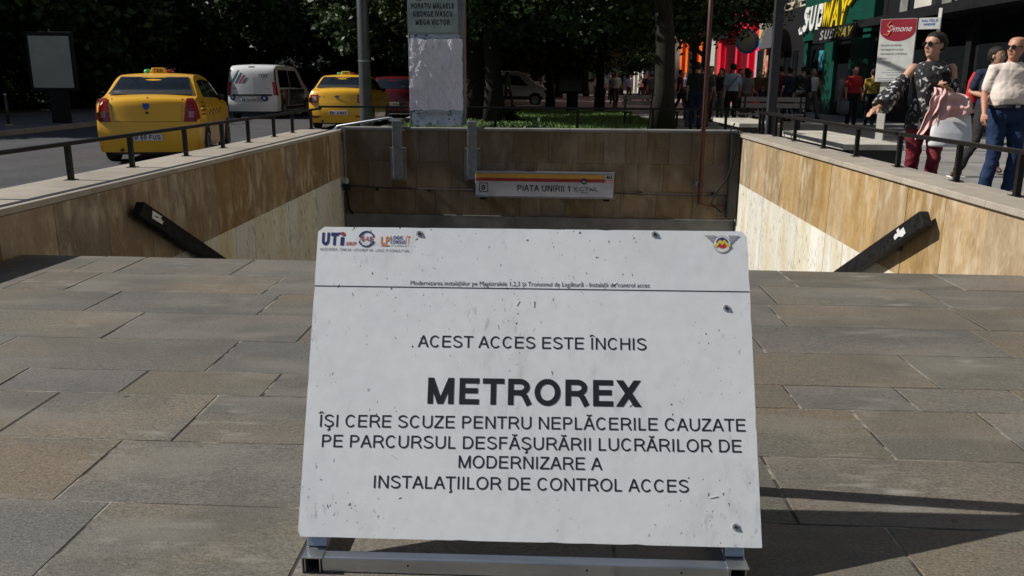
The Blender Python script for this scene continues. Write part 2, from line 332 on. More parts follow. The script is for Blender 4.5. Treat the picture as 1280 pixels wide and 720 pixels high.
# ---- plain grotesque capitals drawn as strokes (cap height 1), light and bold
ADV = dict(A=.667, B=.667, C=.722, D=.722, E=.667, F=.611, G=.778, H=.722, I=.278, J=.5, K=.667, L=.556, M=.833, N=.722, O=.778, P=.667, Q=.778, R=.722,
           S=.667, T=.611, U=.722, V=.667, W=.944, X=.667, Y=.667, Z=.611)
def glyph(ch, s, bold):
    base = {'Î': 'I', 'Ă': 'A', 'Ş': 'S', 'Ș': 'S', 'Ţ': 'T', 'Ț': 'T'}.get(ch, ch)
    if ch == ' ': return [], .278/.716
    if base.isdigit(): W = .556/.716
    elif base == '-': W = .333/.716
    else: W = ADV[base]/.716
    if bold and base in 'ABL': W += .075
    out = []; l = .11 if base not in 'AXVTYZ' else .02; h = s/2; R = W-l*.85
    def rib(pts):                       # constant-width ribbon, mitred
        n = len(pts); L_, R_ = [], []
        for i, (x, y) in enumerate(pts):
            a = pts[max(i-1, 0)]; b = pts[min(i+1, n-1)]
            dx, dy = b[0]-a[0], b[1]-a[1]; q = math.hypot(dx, dy); nx, ny = -dy/q, dx/q
            L_.append((x+nx*h, y+ny*h)); R_.append((x-nx*h, y-ny*h))
        out.append((L_, R_))
    def seg(x0, y0, x1, y1): rib([(x0, y0), (x1, y1)])
    def dia(xa, ya, xb, yb, k=1.12):    # slanted stroke cut level at both ends
        w_ = s*k/2; out.append(([(xa-w_, ya), (xb-w_, yb)], [(xa+w_, ya), (xb+w_, yb)]))
    def arcp(cx, cy, rx, ry, a0, a1, n=14): return [(cx+rx*cos(radians(a0+(a1-a0)*i/n)), cy+ry*sin(radians(a0+(a1-a0)*i/n))) for i in range(n+1)]
    V = lambda x, y0=0, y1=1: seg(x, y0, x, y1)
    Hh = lambda y, x0, x1: seg(x0, y, x1, y)
    xl = l+h; xr = R-h; c = (l+R)/2
    if base in 'EFL': V(xl); Hh(h, xl+h, R) if base in 'EL' else None; (Hh(1-h, xl+h, R), Hh(.52, xl+h, R-.05)) if base in 'EF' else None
    elif base == 'H': V(xl); V(xr); Hh(.52, xl+h, xr-h)
    elif base == 'I': V(W/2)
    elif base == 'T': V(W/2, 0, 1-s); Hh(1-h, .03, W-.03)
    elif base == 'A': k = 1.1; dia(.01+h*1.1, 0, W/2-h*.05, 1, k); dia(W-.01-h*1.1, 0, W/2+h*.05, 1, k); Hh(.34, W*.27, W*.73)
    elif base == 'V': dia(.01+h*1.1, 1, W/2, 0); dia(W-.01-h*1.1, 1, W/2, 0)
    elif base == 'X': k = 1.3; dia(.03+h, 0, W-.04-h, 1, k); dia(.04+h, 1, W-.03-h, 0, k)
    elif base == 'Y': dia(.02+h, 1, W/2, .42); dia(W-.02-h, 1, W/2, .42); V(W/2, 0, .45)
    elif base == 'N': V(xl); V(xr); dia(xl+h*.05, 1, xr-h*.05, 0, 1.12)
    elif base == 'M': V(xl); V(xr); dia(xl+h*.02, 1, W/2, 0, 1.05); dia(xr-h*.02, 1, W/2, 0, 1.05)
    elif base == 'Z': Hh(h, .04, W-.05); Hh(1-h, .07, W-.07); dia(.04+h*1.4, s, W-.07-h*1.4, 1-s, 1.35)
    elif base == 'K': V(xl); dia(xl+h, .38, R-h, 1, 1.3); dia(xl+.25, .56, R-h*.6, 0, 1.3)
    elif base == 'O' or base == 'Q': rib(arcp(W/2, .5, W/2-.07-h, .515-h, 90, 450, 36))
    elif base == 'C': rib(arcp(W/2+.01, .5, W/2-.075-h, .515-h, 40 if not bold else 32, 320 if not bold else 328, 28))
    elif base == 'G': rib(arcp(W/2, .5, W/2-.075-h, .515-h, 42, 318, 28)); Hh(.46, W/2+.02, R-.02); V(R-.02-h, .12, .46)
    elif base == 'D': V(xl); rib([(xl+h, 1-h), (c-.02, 1-h)] + arcp(c-.02, .5, xr-c+.04, .5-h, 85, -85, 16) + [(c-.02, h), (xl+h, h)])
    elif base in 'PRB':
        m = .47 if base != 'B' else .52
        V(xl); cy = (m+1-0)/2; ry = (1-h-m)/2
        rib([(xl+h, 1-h), (c+.03, 1-h)] + arcp(c+.03, (1-h+m)/2, xr-c-.04, ry, 80, -80, 12) + [(c+.03, m), (xl+h, m)])
        if base == 'B': rib([(xl+h, m), (c+.03, m)] + arcp(c+.03, (h+m)/2, xr-c-.01, (m-h)/2, 80, -80, 12) + [(c+.03, h), (xl+h, h)])
        if base == 'R': rib([(c-.02, m), (c+.12, m-.03), (c+.22, m-.14), (R-h*.7+.05, 0)])
    elif base == 'U': rib([(xl, 1)] + [(xl, .45)] + arcp(c, .36, xr-c, .375-h, 180, 360, 16) + [(xr, .45), (xr, 1)])
    elif base == 'S':
        rx = W/2-.07-h
        rib(arcp(W/2, .755, rx*.93, .26-h, 15, 255, 14) + [(W/2+rx*.2, .52-.045)] + arcp(W/2, .27, rx, .285-h, 62, -168, 14))
    elif base == 'J': rib([(W-.1-h, 1), (W-.1-h, .35)] + arcp(W/2-.02, .27, W/2-.08-h, .27-h, 0, -180, 10))
    elif base == 'W': dia(.02+h, 1, W*.27, 0); dia(W*.27, 0, W/2, 1); dia(W/2, 1, W*.73, 0); dia(W*.73, 0, W-.02-h, 1)
    elif base == '-': Hh(.36, .05, W-.05)
    elif base == '1': V(W*.56); rib([(W*.56, 1-h*.6), (W*.42, .83), (W*.22, .73)])
    elif base in '0': rib(arcp(W/2, .5, W/2-.06-h, .505-h, 90, 450, 28))
    elif base in '69':
        P = [arcp(W/2, .32, W/2-.06-h, .33-h, 90, 450, 22), arcp(W/2+.02, .5, W/2-.06-h, .51-h, 45, 190, 14)]
        for q in P: rib(q if base == '6' else [(W-x, 1-y) for x, y in q])
    elif base == '8': rib(arcp(W/2, .74, W/2-.1-h, .27-h, 90, 450, 20)); rib(arcp(W/2, .27, W/2-.06-h, .28-h, 90, 450, 20))
    elif base == '3': rib(arcp(W/2-.02, .74, W/2-.09-h, .27-h, 160, -90, 14)); rib(arcp(W/2-.02, .27, W/2-.06-h, .28-h, 90, -165, 14))
    elif base == '2': rib(arcp(W/2, .71, W/2-.07-h, .30-h, 165, -20, 12)+[(W*.55, .35), (.07+h, s)]); Hh(h, .05, W-.05)
    if ch == 'Î': dia(W/2-.17, 1.08, W/2-.02, 1.24, 1.1); dia(W/2+.17, 1.08, W/2+.02, 1.24, 1.1)
    if ch == 'Ă': rib(arcp(W/2, 1.24, .17, .13, 190, 350, 8))
    if ch in 'ŞȘŢȚ': rib([(W/2, .0), (W/2+.05, -.09), (W/2+.08, -.17), (W/2+.0, -.24), (W/2-.10, -.235)])
    return out, W
def caps_mb(body, wid=None, hgt=.1, stroke=.128, bold=False, gap=0, shear=0):
    if bold and stroke == .128: stroke = .205
    mb = MB(); x = 0; k = 0
    for ch in body:
        o, W = glyph(ch, stroke, bold)
        for L_, R_ in o:
            k += 1; z = .00003*(k % 3); n = len(L_)
            mb.add([(px+x+shear*py, py, z) for px, py in L_] + [(px+x+shear*py, py, z) for px, py in R_], [(i, n+i, n+i+1, i+1) for i in range(n-1)])
        x += W+gap
    xs = [v[0] for v in mb.v]; x0, x1 = min(xs), max(xs); sx = wid/(x1-x0) if wid else hgt
    mb.v = [((a-(x0+x1)/2)*sx, b*hgt, z) for a, b, z in mb.v]
    return mb
def caps(name, body, frm, m, parent, wid=None, hgt=.1, **k):
    mb = caps_mb(body, wid, hgt, **k); mb.xf(frm); me = mb.mesh(name, m)
    # faces all turned to the reader
    nz = frm.to_3x3() @ Vector((0, 0, 1)); bm = bmesh.new(); bm.from_mesh(me); bm.normal_update()
    bmesh.ops.reverse_faces(bm, faces=[f for f in bm.faces if f.normal.dot(nz) < 0]); bm.to_mesh(me); bm.free()
    return put(name, me, parent, kind='stuff' if False else None)
# ================================================================ the ground, the stair pit
ZC = .43                      # coping height above the paving
XL, XR, YB = -3.50, 3.18, 14.2   # inner faces of the stair well, back wall
def edge(x): return 5.674 - .0403*x
def sheet(name, rects, z, m, label=None):
    mb = MB()
    for (x0, x1, y0, y1) in rects: mb.add([(x0, y0, z), (x1, y0, z), (x1, y1, z), (x0, y1, z)], [(0, 1, 2, 3)])
    return mb.build(name, m, kind='structure')
sheet('ground', [(-400, -4.4, -300, 600), (3.6, 400, -300, 600), (-4.4, 3.6, -300, -3), (-4.4, 3.6, 26, 600)], -.30, M['plaza'])
# paving bed + slabs
pv = MB(); pv.hexa([(-4.2, -3, -.3), (3.6, -3, -.3), (3.6, edge(3.6)-.02, -.3), (-4.2, edge(-4.2)-.02, -.3),
                    (-4.2, -3, -.0008), (3.6, -3, -.0008), (3.6, edge(3.6)-.02, -.0008), (-4.2, edge(-4.2)-.02, -.0008)])
paving = pv.build('paving', M['mortar'], kind='structure')
ROWS = [(-.0403, 5.674), (-.0308, 5.198), (-.0233, 4.742), (-.0232, 4.292), (-.0172, 3.828), (-.0153, 3.387), (-.0110, 3.121), (-.0109, 2.676), (-.0173, 2.227)]
yy = 2.227
while yy > -1.2:
    yy -= RND.choice([.44, .48, .38]); ROWS.append((-.014, yy))
JX = [[-2.85, -2.055, -.55, .35, 1.59, 2.6], [-2.91, -1.68, -.62, .35, 1.35, 2.325], [-2.54, -1.56, -.6, .3, 1.285, 2.3], [-2.18, -1.20, -.2, 1.05, 2.2], [-2.6, -1.48, -.5, .6, 1.665, 2.5],
      [-2.265, -1.725, -1.135, -.5, .3, 1.01, 1.47, 1.935, 2.6], [-2.6, -1.965, -1.31, -.4, .5, 1.2, 1.68, 2.5], [-2.5, -1.48, -.3, .75, 2.35], [-2.1, -1.3, -.645, .2, .99, 1.8, 2.6]]
while len(JX) < len(ROWS)-1:
    x = -3.5 + RND.uniform(.3, .9); r = []
    while x < 3.0: r.append(x); x += RND.uniform(.5, 1.1)
    JX.append(r)
def slab_mesh(name, c, z0, z1, m, ch=.002):
    """flagstone with a slightly chamfered, slightly chipped top edge; c = 4 ground corners ccw"""
    cx = sum(p[0] for p in c)/4; cy = sum(p[1] for p in c)/4
    vs = [(x, y, z0) for x, y in c]; mid = []; top = []
    for x, y in c: mid.append((x, y, z1-ch)); top.append((x-ch*(1 if x > cx else -1), y-ch*(1 if y > cy else -1), z1))
    mb = MB(); mb.add(vs+mid+top, [(0, 1, 5, 4), (1, 2, 6, 5), (2, 3, 7, 6), (3, 0, 4, 7), (4, 5, 9, 8), (5, 6, 10, 9), (6, 7, 11, 10), (7, 4, 8, 11), (8, 9, 10, 11)])
    return mb.mesh(name, m)
for r in range(len(ROWS)-1):
    (m0, c0), (m1, c1) = ROWS[r], ROWS[r+1]
    xs = [XL-.62] + ([-3.15] if r in (0, 3, 4, 7) else [-3.3] if r % 2 else []) + JX[r] + [XR-.002]
    for a, b in zip(xs[:-1], xs[1:]):
        g = .0030 + RND.uniform(0, .0030); t = RND.uniform(-.004, .004)
        a2, b2 = a+g, b-g
        far = .0 if r == 0 else g*.7
        c = [(a2+t, m1*a2+c1+g*.7), (b2+t, m1*b2+c1+g*.7), (b2, m0*b2+c0-far), (a2, m0*a2+c0-far)]
        put('paving_slab', slab_mesh('paving_slab', c, -.03, RND.uniform(.0006, .0028), M['slab']), paving)
# the stairs going down, one solid per flight
st = MB(); n = 23; y = 5.66; z = -.02
for i in range(n):
    z1 = -.155*(i+1); st.box(XL-.35, XR, 5.66+i*.30, 5.66+(i+1)*.30, z1-.4, z1)
st.box(XL, XR, 5.66+n*.3, 22, -3.97, -3.57); st.box(XL-.35, XR, 5.5, 5.66, -3, -.03)
st.build('stairs', M['slab'], kind='structure')
pas = MB(); pas.box(XL-.2, XL-.001, 14.5, 22, -3.6, -1.0); pas.box(XR+.001, XR+.2, 14.5, 22, -3.6, -1.0); pas.box(XL-.2, XR+.2, 14.5, 22, -1.35, -1.02); pas.box(XL, XR, 22, 22.2, -3.6, -1.3)
pas.build('underpass', M['concrete'], kind='structure')

# road with the slight rise seen between the near and the far taxi
rd = MB(); ys = [-60, 0, 14, 19, 24, 29, 45, 90, 220]; zs = [-.20, -.20, -.19, -.155, -.13, -.06, -.05, -.05, -.05]
for i in range(len(ys)-1):
    rd.add([(-13.6, ys[i], zs[i]), (-4.7, ys[i], zs[i]), (-4.7, ys[i+1], zs[i+1]), (-13.6, ys[i+1], zs[i+1])], [(0, 1, 2, 3)])
rd.build('road', M['asphalt'], kind='structure')
def road_z(y):
    for i in range(len(ys)-1):
        if ys[i] <= y <= ys[i+1]: return zs[i]+(zs[i+1]-zs[i])*(y-ys[i])/(ys[i+1]-ys[i])
kb = MB()
for i in range(len(ys)-1):
    for (x0, x1) in ((-13.85, -13.6), (-4.7, -4.5)):
        kb.hexa([(x0, ys[i], -.4), (x1, ys[i], -.4), (x1, ys[i+1], -.4), (x0, ys[i+1], -.4), (x0, ys[i], zs[i]+.12), (x1, ys[i], zs[i]+.12), (x1, ys[i+1], zs[i+1]+.12), (x0, ys[i+1], zs[i+1]+.12)])
kb.build('kerb', M['ledge'], kind='structure')
lp = MB()
for i in range(len(ys)-1):
    lp.add([(-19.5, ys[i], zs[i]+.115), (-13.85, ys[i], zs[i]+.115), (-13.85, ys[i+1], zs[i+1]+.115), (-19.5, ys[i+1], zs[i+1]+.115)], [(0, 1, 2, 3)])
    lp.add([(-4.5, ys[i], zs[i]+.115), (-4.2, ys[i], zs[i]+.115), (-4.2, ys[i+1], zs[i+1]+.115), (-4.5, ys[i+1], zs[i+1]+.115)], [(0, 1, 2, 3)])
lp.build('left_pavement', M['plaza'], kind='structure')
sheet('park_lawn', [(-90, -19.5, -20, 160)], .06, M['lawn'])
# right-hand pavement: base sheet and the flagstones near the stair well
rp_ = MB(); rp_.box(3.6, 11.7, -6, 120, -.3, -.01); rpave = rp_.build('right_pavement', M['mortar'], kind='structure')
rnd_lab = 0
for i in range(8):
    for j in range(24):
        x0 = 3.64+i*1.0; y0 = -1+j*.8 + (.4 if i % 2 else 0)
        zt = RND.uniform(0, .004)
        mb = MB(); mb.box(x0, x0+.995, y0, y0+.796, -.03, zt); put('pavement_slab', mb.mesh('pavement_slab', M['pave']), rpave)
sheet('far_pavement', [(3.62, 11.65, 18.6, 120)], .003, M['pave'])
pz = MB(); pz.box(-4.4, 3.6, 14.52, 120, -.29, -.002); pz.build('plaza', M['plaza'], kind='structure')
def ellipse_poly(cx, cy, rx, ry, n=40): return [(cx+rx*cos(2*pi*i/n)*(1+.06*sin(5*2*pi*i/n)), cy+ry*sin(2*pi*i/n)) for i in range(n)]
lw = MB(); lw.box(-4.2, 3.3, 15.6, 36.0, -.001, .05); lw.build('lawn', M['lawn'], kind='structure')
gr = MB(); R2 = random.Random(3)
for k in range(42000):
    x = R2.uniform(-4.15, 3.25); y = 15.65+20.2*R2.random()**1.3
    if noise.noise(Vector((x*.7, y*.7, 0))) < -.25 and R2.random() < .7: continue
    h = R2.uniform(.03, .09); a = R2.uniform(0, pi); wd = .008+.0007*(y-10); dx, dy = cos(a)*wd, sin(a)*wd; lx, ly = R2.uniform(-.03, .03), R2.uniform(-.03, .03)
    gr.add([(x-dx, y-dy, .048), (x+dx, y+dy, .048), (x+lx, y+ly, .05+h)], [(0, 1, 2)])
gr.build('grass', M['grass'], kind='stuff', label='mown grass growing on the lawn behind the stair well', cat='grass')

# ================================================================ walls of the stair well
def clad(parent, P0, dirv, nrm, length, cuts, zones, base=-3.6):
    """vertical stone panels along a wall: P0 start, dirv along, nrm into the well; zones(s0,s1)-> list of (zb0,zb1,zt0,zt1,mat,name)"""
    P0 = Vector(P0); d = Vector(dirv); nr = Vector(nrm)
    for a, b in zip(cuts[:-1], cuts[1:]):
        for (zb0, zb1, zt0, zt1, m, nm) in zones(a, b):
            g = .0025; pr = RND.uniform(0, .003); A = P0+d*(a+g); B = P0+d*(b-g)
            def q(P, z, o): return tuple(P + nr*o + Vector((0, 0, z)))
            mb = MB(); mb.hexa([q(A, zb0, -.02), q(B, zb1, -.02), q(B, zb1, .0+pr), q(A, zb0, .0+pr), q(A, zt0, -.02), q(B, zt1, -.02), q(B, zt1, pr), q(A, zt0, pr)])
            me = mb.mesh(nm, m); bm = bmesh.new(); bm.from_mesh(me); bmesh.ops.recalc_face_normals(bm, faces=bm.faces); bm.to_mesh(me); bm.free()
            put(nm, me, parent)
YB0, YB1 = 14.40, 14.02       # far ends of the left and right walls
def well_wall(side):
    left = side < 0
    x = XL if left else XR; yend = YB0 if left else YB1; s = -1 if left else 1
    t = thing('stair_wall', 'low travertine wall along the left side of the stair well, in its own shade' if left else 'sunlit low travertine wall along the right side of the stair well', 'wall', (x, 0, 0))
    outer = .70 if left else .46
    mb = MB(); mb.box(min(s*.022, s*(outer-.04)), max(s*.022, s*(outer-.04)), -3, yend, -3.7, ZC-.052); mb.build('wall_core', M['concrete'], t)
    # vertical joints
    if left: cuts = [-1.5+.62*i for i in range(12)]; cuts = [c for c in cuts if c < 4.9] + [5.15, 5.78, 6.5, 7.23, 7.62, 7.96, 8.34, 8.75, 9.21, 9.84, 10.57, 11.2, 11.8, 12.63, 13.59, YB0-.02]
    else: cuts = [-1.5+.60*i for i in range(12)]; cuts = [c for c in cuts if c < 5.2] + [5.5, 6.08, 6.73, 7.14, 7.45, 8.07, 8.9, 9.47, 10.0, 10.56, 11.44, 12.27, 13.1, YB1-.02]
    def bound(y): # height of the joint between brown and pale stone, following the flight
        return -.42 + (.05*(y-8.5)/5.5 if y > 8.4 else -.50*(8.4-y)*0 - .0)
    def zones(a, b):
        top = ZC-.054
        # brown band is a parallelogram above the flight, pale slabs below it
        zb = lambda y: -.30-.0*(y) if False else min(-.36, -.42+.011*(y-8.5))
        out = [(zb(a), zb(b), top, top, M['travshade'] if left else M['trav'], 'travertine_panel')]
        out.append((-3.55, -3.55, zb(a)-.003, zb(b)-.003, M['marble'], 'marble_panel'))
        if False:      # dark skirting towards the viewer, under the handrail end
            sk_ = lambda y: max(.0, .125*(5.8-y)/.65) if y > 5.15 else .125
            out = [(sk_(a)+.002, sk_(b)+.002, top, top, M['travshade'], 'travertine_panel'), (-.6, -.6, sk_(a), sk_(b), M['plinth'], 'skirting_panel')]
        return out
    clad(t, (0, 0, 0), (0, 1, 0), (-s, 0, 0), yend, cuts, zones)
    # coping slabs
    y = -1.6; k = 0
    while y < yend-.05:
        L = 1.55 + RND.uniform(-.1, .1); y1 = min(y+L, yend)
        if y1 > yend-.4: y1 = yend
        dz = RND.uniform(0, .002)
        mb = MB(); a, b = (-.035, .29) if not left else (-.012, outer)
        X0, X1 = sorted((s*a, s*b)); mb.box(X0, X1, y+.002, y1-.002, ZC-.05, ZC+dz)
        mb.build('coping_slab', M['cope'], t, bevel=.006)
        if not left:
            mb = MB(); mb.box(.30, outer, y+.003, y1-.003, ZC-.06, ZC-.008); mb.build('ledge_slab', M['ledge'], t, bevel=.008)
        y = y1
    return t
wl = well_wall(-1); wr = well_wall(1)
# back wall
t = thing('stair_wall', 'dark shaded brown stone wall closing the far end of the stair well', 'wall', (0, YB, 0)); backwall = t
ang = atan2(YB1-YB0, XR-XL)
t.rotation_euler = (0, 0, ang)
mb = MB(); mb.box(XL-.2, XR+.2, .022, .28, -1.0, ZC-.0); mb.build('wall_core', M['concrete'], t)
mb = MB(); mb.box(XL+.01, XR-.01, -.06, .30, -1.34, -1.003); mb.build('lintel', M['concrete'], t, bevel=.008)
def bz(a, b):
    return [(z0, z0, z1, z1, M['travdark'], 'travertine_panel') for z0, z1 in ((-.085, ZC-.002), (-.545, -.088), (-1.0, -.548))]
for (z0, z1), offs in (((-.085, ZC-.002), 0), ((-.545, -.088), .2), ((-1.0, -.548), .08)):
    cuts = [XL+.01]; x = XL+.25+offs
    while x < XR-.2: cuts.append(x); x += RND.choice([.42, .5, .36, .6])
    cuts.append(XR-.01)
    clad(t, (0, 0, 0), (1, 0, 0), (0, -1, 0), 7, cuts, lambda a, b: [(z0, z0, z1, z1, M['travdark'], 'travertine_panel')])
x = XL
while x < XR-.05:
    x1 = min(x+1.3, XR); mb = MB(); mb.box(x+.002, x1-.002, -.03, .32, ZC+.001, ZC+.045); mb.build('coping_slab', M['concrete'], t, bevel=.006); x = x1
# conduit along the back wall
t = thing('conduit', 'thin dark conduit running across the far stair wall below the station sign', 'pipe', (0, 0, 0))
mb = MB(); mb.tube([(-3.4, 14.33, -.52), (-2.5, 14.28, -.55), (-1.2, 14.2, -.56)], .014, 6); mb.build('pipe', M['darkmetal'], t); mb = MB(); mb.tube([(1.14, 14.06, -.57), (2.2, 14.0, -.58), (3.1, 13.95, -.58)], .014, 6); mb.build('pipe', M['darkmetal'], t)
for x in (-2.9, -2.0, 1.6, 2.8): mb = MB(); mb.box(x-.02, x+.02, 14.10-.057*(x-1), 14.2-.057*(x-1), -.6, -.54); mb.build('pipe_clip', M['black'], t)

# ================================================================ railings
def railing(pts, name_label, post_at, h=.32, z=ZC, closed=False, rail_w=.05, rail_h=.035):
    t = thing('railing', name_label, 'railing', (pts[0][0], pts[0][1], z))
    o = Vector((pts[0][0], pts[0][1], z))
    for p, q in zip(pts[:-1], pts[1:]):
        mb = MB(); mb.bar(Vector((*p, z+h))-o, Vector((*q, z+h))-o, rail_w, rail_h); mb.build('top_rail', M['rail'], t, bevel=.004)
    for (x, y) in post_at:
        mb = MB(); mb.box(x-.021, x+.021, y-.021, y+.021, z, z+h-rail_h/2); mb.box(x-.045, x+.045, y-.045, y+.045, z, z+.006)
        mb.xf(Matrix.Translation(-o)); mb.build('post', M['rail'], t)
    return t
pyl = [-1.3, -.2, .95, 2.1, 3.3, 4.5, 5.65, 6.81, 7.88, 9.12, 10.26, 11.24, 12.41, 13.42, 14.58]
railing([(-3.97, -1.3), (-3.97, 9.2), (-4.02, 12), (-4.08, 15.2)], 'low black railing along the coping between the stair well and the road', [(-3.97-.11*max(0, (y-9.2)/6), y) for y in pyl])
railing([(-4.08, 15.2), (-2.4, 15.15), (1.2, 14.95), (3.62, 14.8)], 'low black railing behind the far wall of the stair well', [(-2.3, 15.15), (-.9, 15.07), (.55, 14.98), (1.85, 14.9), (3.1, 14.84)], h=.36)
pyr = [-1.4, -.2, 1.0, 2.2, 3.4, 4.4, 5.35, 6.35, 7.32, 8.59, 9.80, 11.0, 12.36, 13.45, 14.3]
railing([(3.50, -1.4), (3.53, 8.6), (3.60, 14.4)], 'low black railing along the coping between the stair well and the walkers', [(3.50+.10*max(0, (y-6)/8), y) for y in pyr])
# a short run of rail beyond the right one
railing([(3.72, 13.6), (3.72, 15.0)], 'short black railing piece at the far right corner of the stair well', [(3.72, 13.62), (3.72, 14.3), (3.72, 14.98)], z=0, h=.75)

# handrails on the stair walls: dark box beams with a sticker
def handrail(side):
    s = side; x = (XR-.10) if s > 0 else (XL+.10)
    A = Vector((x, 6.80, .19)); D = Vector((0, 1, -.50)).normalized()
    t = thing('handrail', 'black box handrail with a torn white sticker on the sunlit right stair wall' if s > 0 else 'black box handrail with a small white label on the shaded left stair wall', 'handrail', tuple(A))
    U = Vector((1, 0, 0)); V = D.cross(U)*-1
    if V.z < 0: V = -V
    mb = MB(); hw, hh, L = .038, .072, 7.6
    def c(a, u, v): return tuple(D*a + U*u + V*v)
    mb.hexa([c(0, -hw, -hh), c(L, -hw, -hh), c(L, hw, -hh), c(0, hw, -hh), c(.05, -hw, hh), c(L, -hw, hh), c(L, hw, hh), c(.05, hw, hh)])
    me = mb.mesh('beam', M['black']); put('beam', modded(me, [('BEVEL', dict(width=.006, segments=2))], fixn=True), t)
    for a in (.75, 2.4, 4.1, 5.8):
        mb = MB(); mb.bar(c(a, 0, -.02), Vector(c(a, s*.098, -.05)), .05, .05); mb.build('bracket', M['darkmetal'], t)
    r = random.Random(5)
    if s > 0: poly = [(.33, -.03), (.40, -.045), (.47, -.02), (.55, -.03), (.57, .00), (.53, .02), (.49, .012), (.50, .045), (.45, .05), (.44, .02), (.36, .03)]
    else: poly = [(.22, -.03), (.42, -.03), (.43, .0), (.37, .015), (.40, .04), (.21, .04)]
    fs = 1 if s < 0 else -1
    mb = MB(); mb.prism([c(a, fs*(hw+.0005), v) for a, v in poly], U*fs*.001); me = mb.mesh('sticker', M['white']); put('sticker', modded(me, [], fixn=True), t)
    if s < 0:
        mb = MB(); mb.prism([c(a, fs*(hw+.002), v) for a, v in ((.26, .0), (.33, .0), (.33, .012), (.26, .012))], U*fs*.0006); mb.build('sticker_print', M['ink'], t)
handrail(1); handrail(-1)
# the left wall splays outwards and drops slightly towards the viewer, with its railing and handrail
def splay(root):
    o = root.location
    for c in root.children_recursive:
        if c.type != 'MESH': continue
        for v in c.data.vertices:
            y0_ = v.co.y+o.y; y1_ = 1.1447*y0_/(1+.01005*max(y0_, 0)) if y0_ < 14.4 else y0_; v.co.y = y1_-o.y
            f = (14.4-y1_)/8.6; v.co.x -= .30*f; v.co.z -= .07*f
for o_ in [q for q in COL.objects if q.parent is None and (q == wl or (q.name.startswith('railing') and q.location.x < -3.9 and q.location.y < 0) or (q.name.startswith('handrail') and q.location.x < 0))]: splay(o_)

# ================================================================ station sign on the back wall
t = thing('station_sign', 'white lightbox sign with yellow and red stripes on the far stair wall', 'sign', (0, 14.09, -.44), rz=ang)
mb = MB(); mb.box(-1.17, 1.14, -.10, .08, -.19, .19); mb.build('sign_case', M['white'] if 0 else mat('grey_white_sign', (.50, .50, .54), .5, col2=(.42, .42, .46), scale=3), t, bevel=.006)
mb = MB(); mb.box(-1.185, 1.155, -.11, .08, .192, .215); mb.box(-1.185, 1.155, -.11, .08, -.215, -.192); mb.build('sign_trim', M['steel'], t)
mb = MB(); mb.box(-1.165, 1.0, -.1025, -.10, .115, .185); mb.build('yellow_stripe', mat('ochre_stripe', (.62, .34, .05), .5, col2=(.5, .28, .05), scale=3), t)
mb = MB(); mb.box(-1.165, 1.0, -.1035, -.10, .058, .113); mb.build('red_stripe', mat('dull_red_stripe', (.33, .03, .025), .5), t)
F = frame((-.0, -.1045, -.105), (1, 0, 0), (0, 0, 1))
caps('lettering', 'PIATA UNIRII 1', F @ Matrix.Translation((-.02, 0, 0)), M['ink'], t, wid=.88, hgt=.105, stroke=.16)
caps('letter_b', 'B', F @ Matrix.Translation((-1.03, .012, 0)), M['ink'], t, wid=.062, hgt=.085, bold=True)
mb = MB()
for (a, b, c_, d_) in ((-1.105, -.955, -.125, -.113), (-1.105, -.955, .017, .029), (-1.105, -1.093, -.125, .029), (-.967, -.955, -.125, .029)): mb.box(a, b, -.1035, -.1, c_, d_)
mb.build('letter_frame', M['ink'], t)
caps('line_codes', 'M3', F @ Matrix.Translation((1.07, .225, 0)), M['ink'], t, wid=.09, hgt=.055, bold=True)
mb = MB(); mb.box(1.02, 1.12, -.1035, -.1, .06, .105); mb.build('red_tag', M['redink'], t)
caps('line_codes', 'M2', F @ Matrix.Translation((1.07, .172, .001)), M['white'], t, wid=.075, hgt=.03, bold=True)
mb = MB(); mb.disc((.655, -.104, .075), .052, (0, 1, 0), .006, 20); mb.build('round_emblem', M['ink'], t)
caps('emblem_letter', 'M', F @ Matrix.Translation((.655, .155, .004)), M['greyink'], t, wid=.05, hgt=.035, bold=True)
def stroke(parent, name, pts, r, m, F=None):
    mb = MB(); mb.tube(pts, r, 5, ry=r); 
    if F is not None: mb.xf(F)
    return mb.build(name, m, parent)
gx = .50
for pts in ([(0, .06), (.07, -.01)], [(.0, -.01), (.06, .07)], [(.17, .05), (.12, .06), (.10, .02), (.14, .0), (.17, .01)], [(.18, .055), (.26, .055)], [(.22, .055), (.22, 0)], [(.26, .0), (.29, .05), (.32, .0)], [(.27, .02), (.32, .02)], [(.33, 0), (.34, .06), (.38, .045), (.35, .03), (.40, -.01)], [(.13, -.03), (.25, -.035)]):
    stroke(t, 'graffiti_stroke', [(gx+a-.02, b+.02, .0) for a, b in pts], .0045, M['ink'], F)
mb = MB(); mb.box(-1.10, -1.0, -.06, .1, -.26, -.216); mb.box(.98, 1.08, -.06, .1, -.26, -.216); mb.build('mounting_foot', M['black'], t)

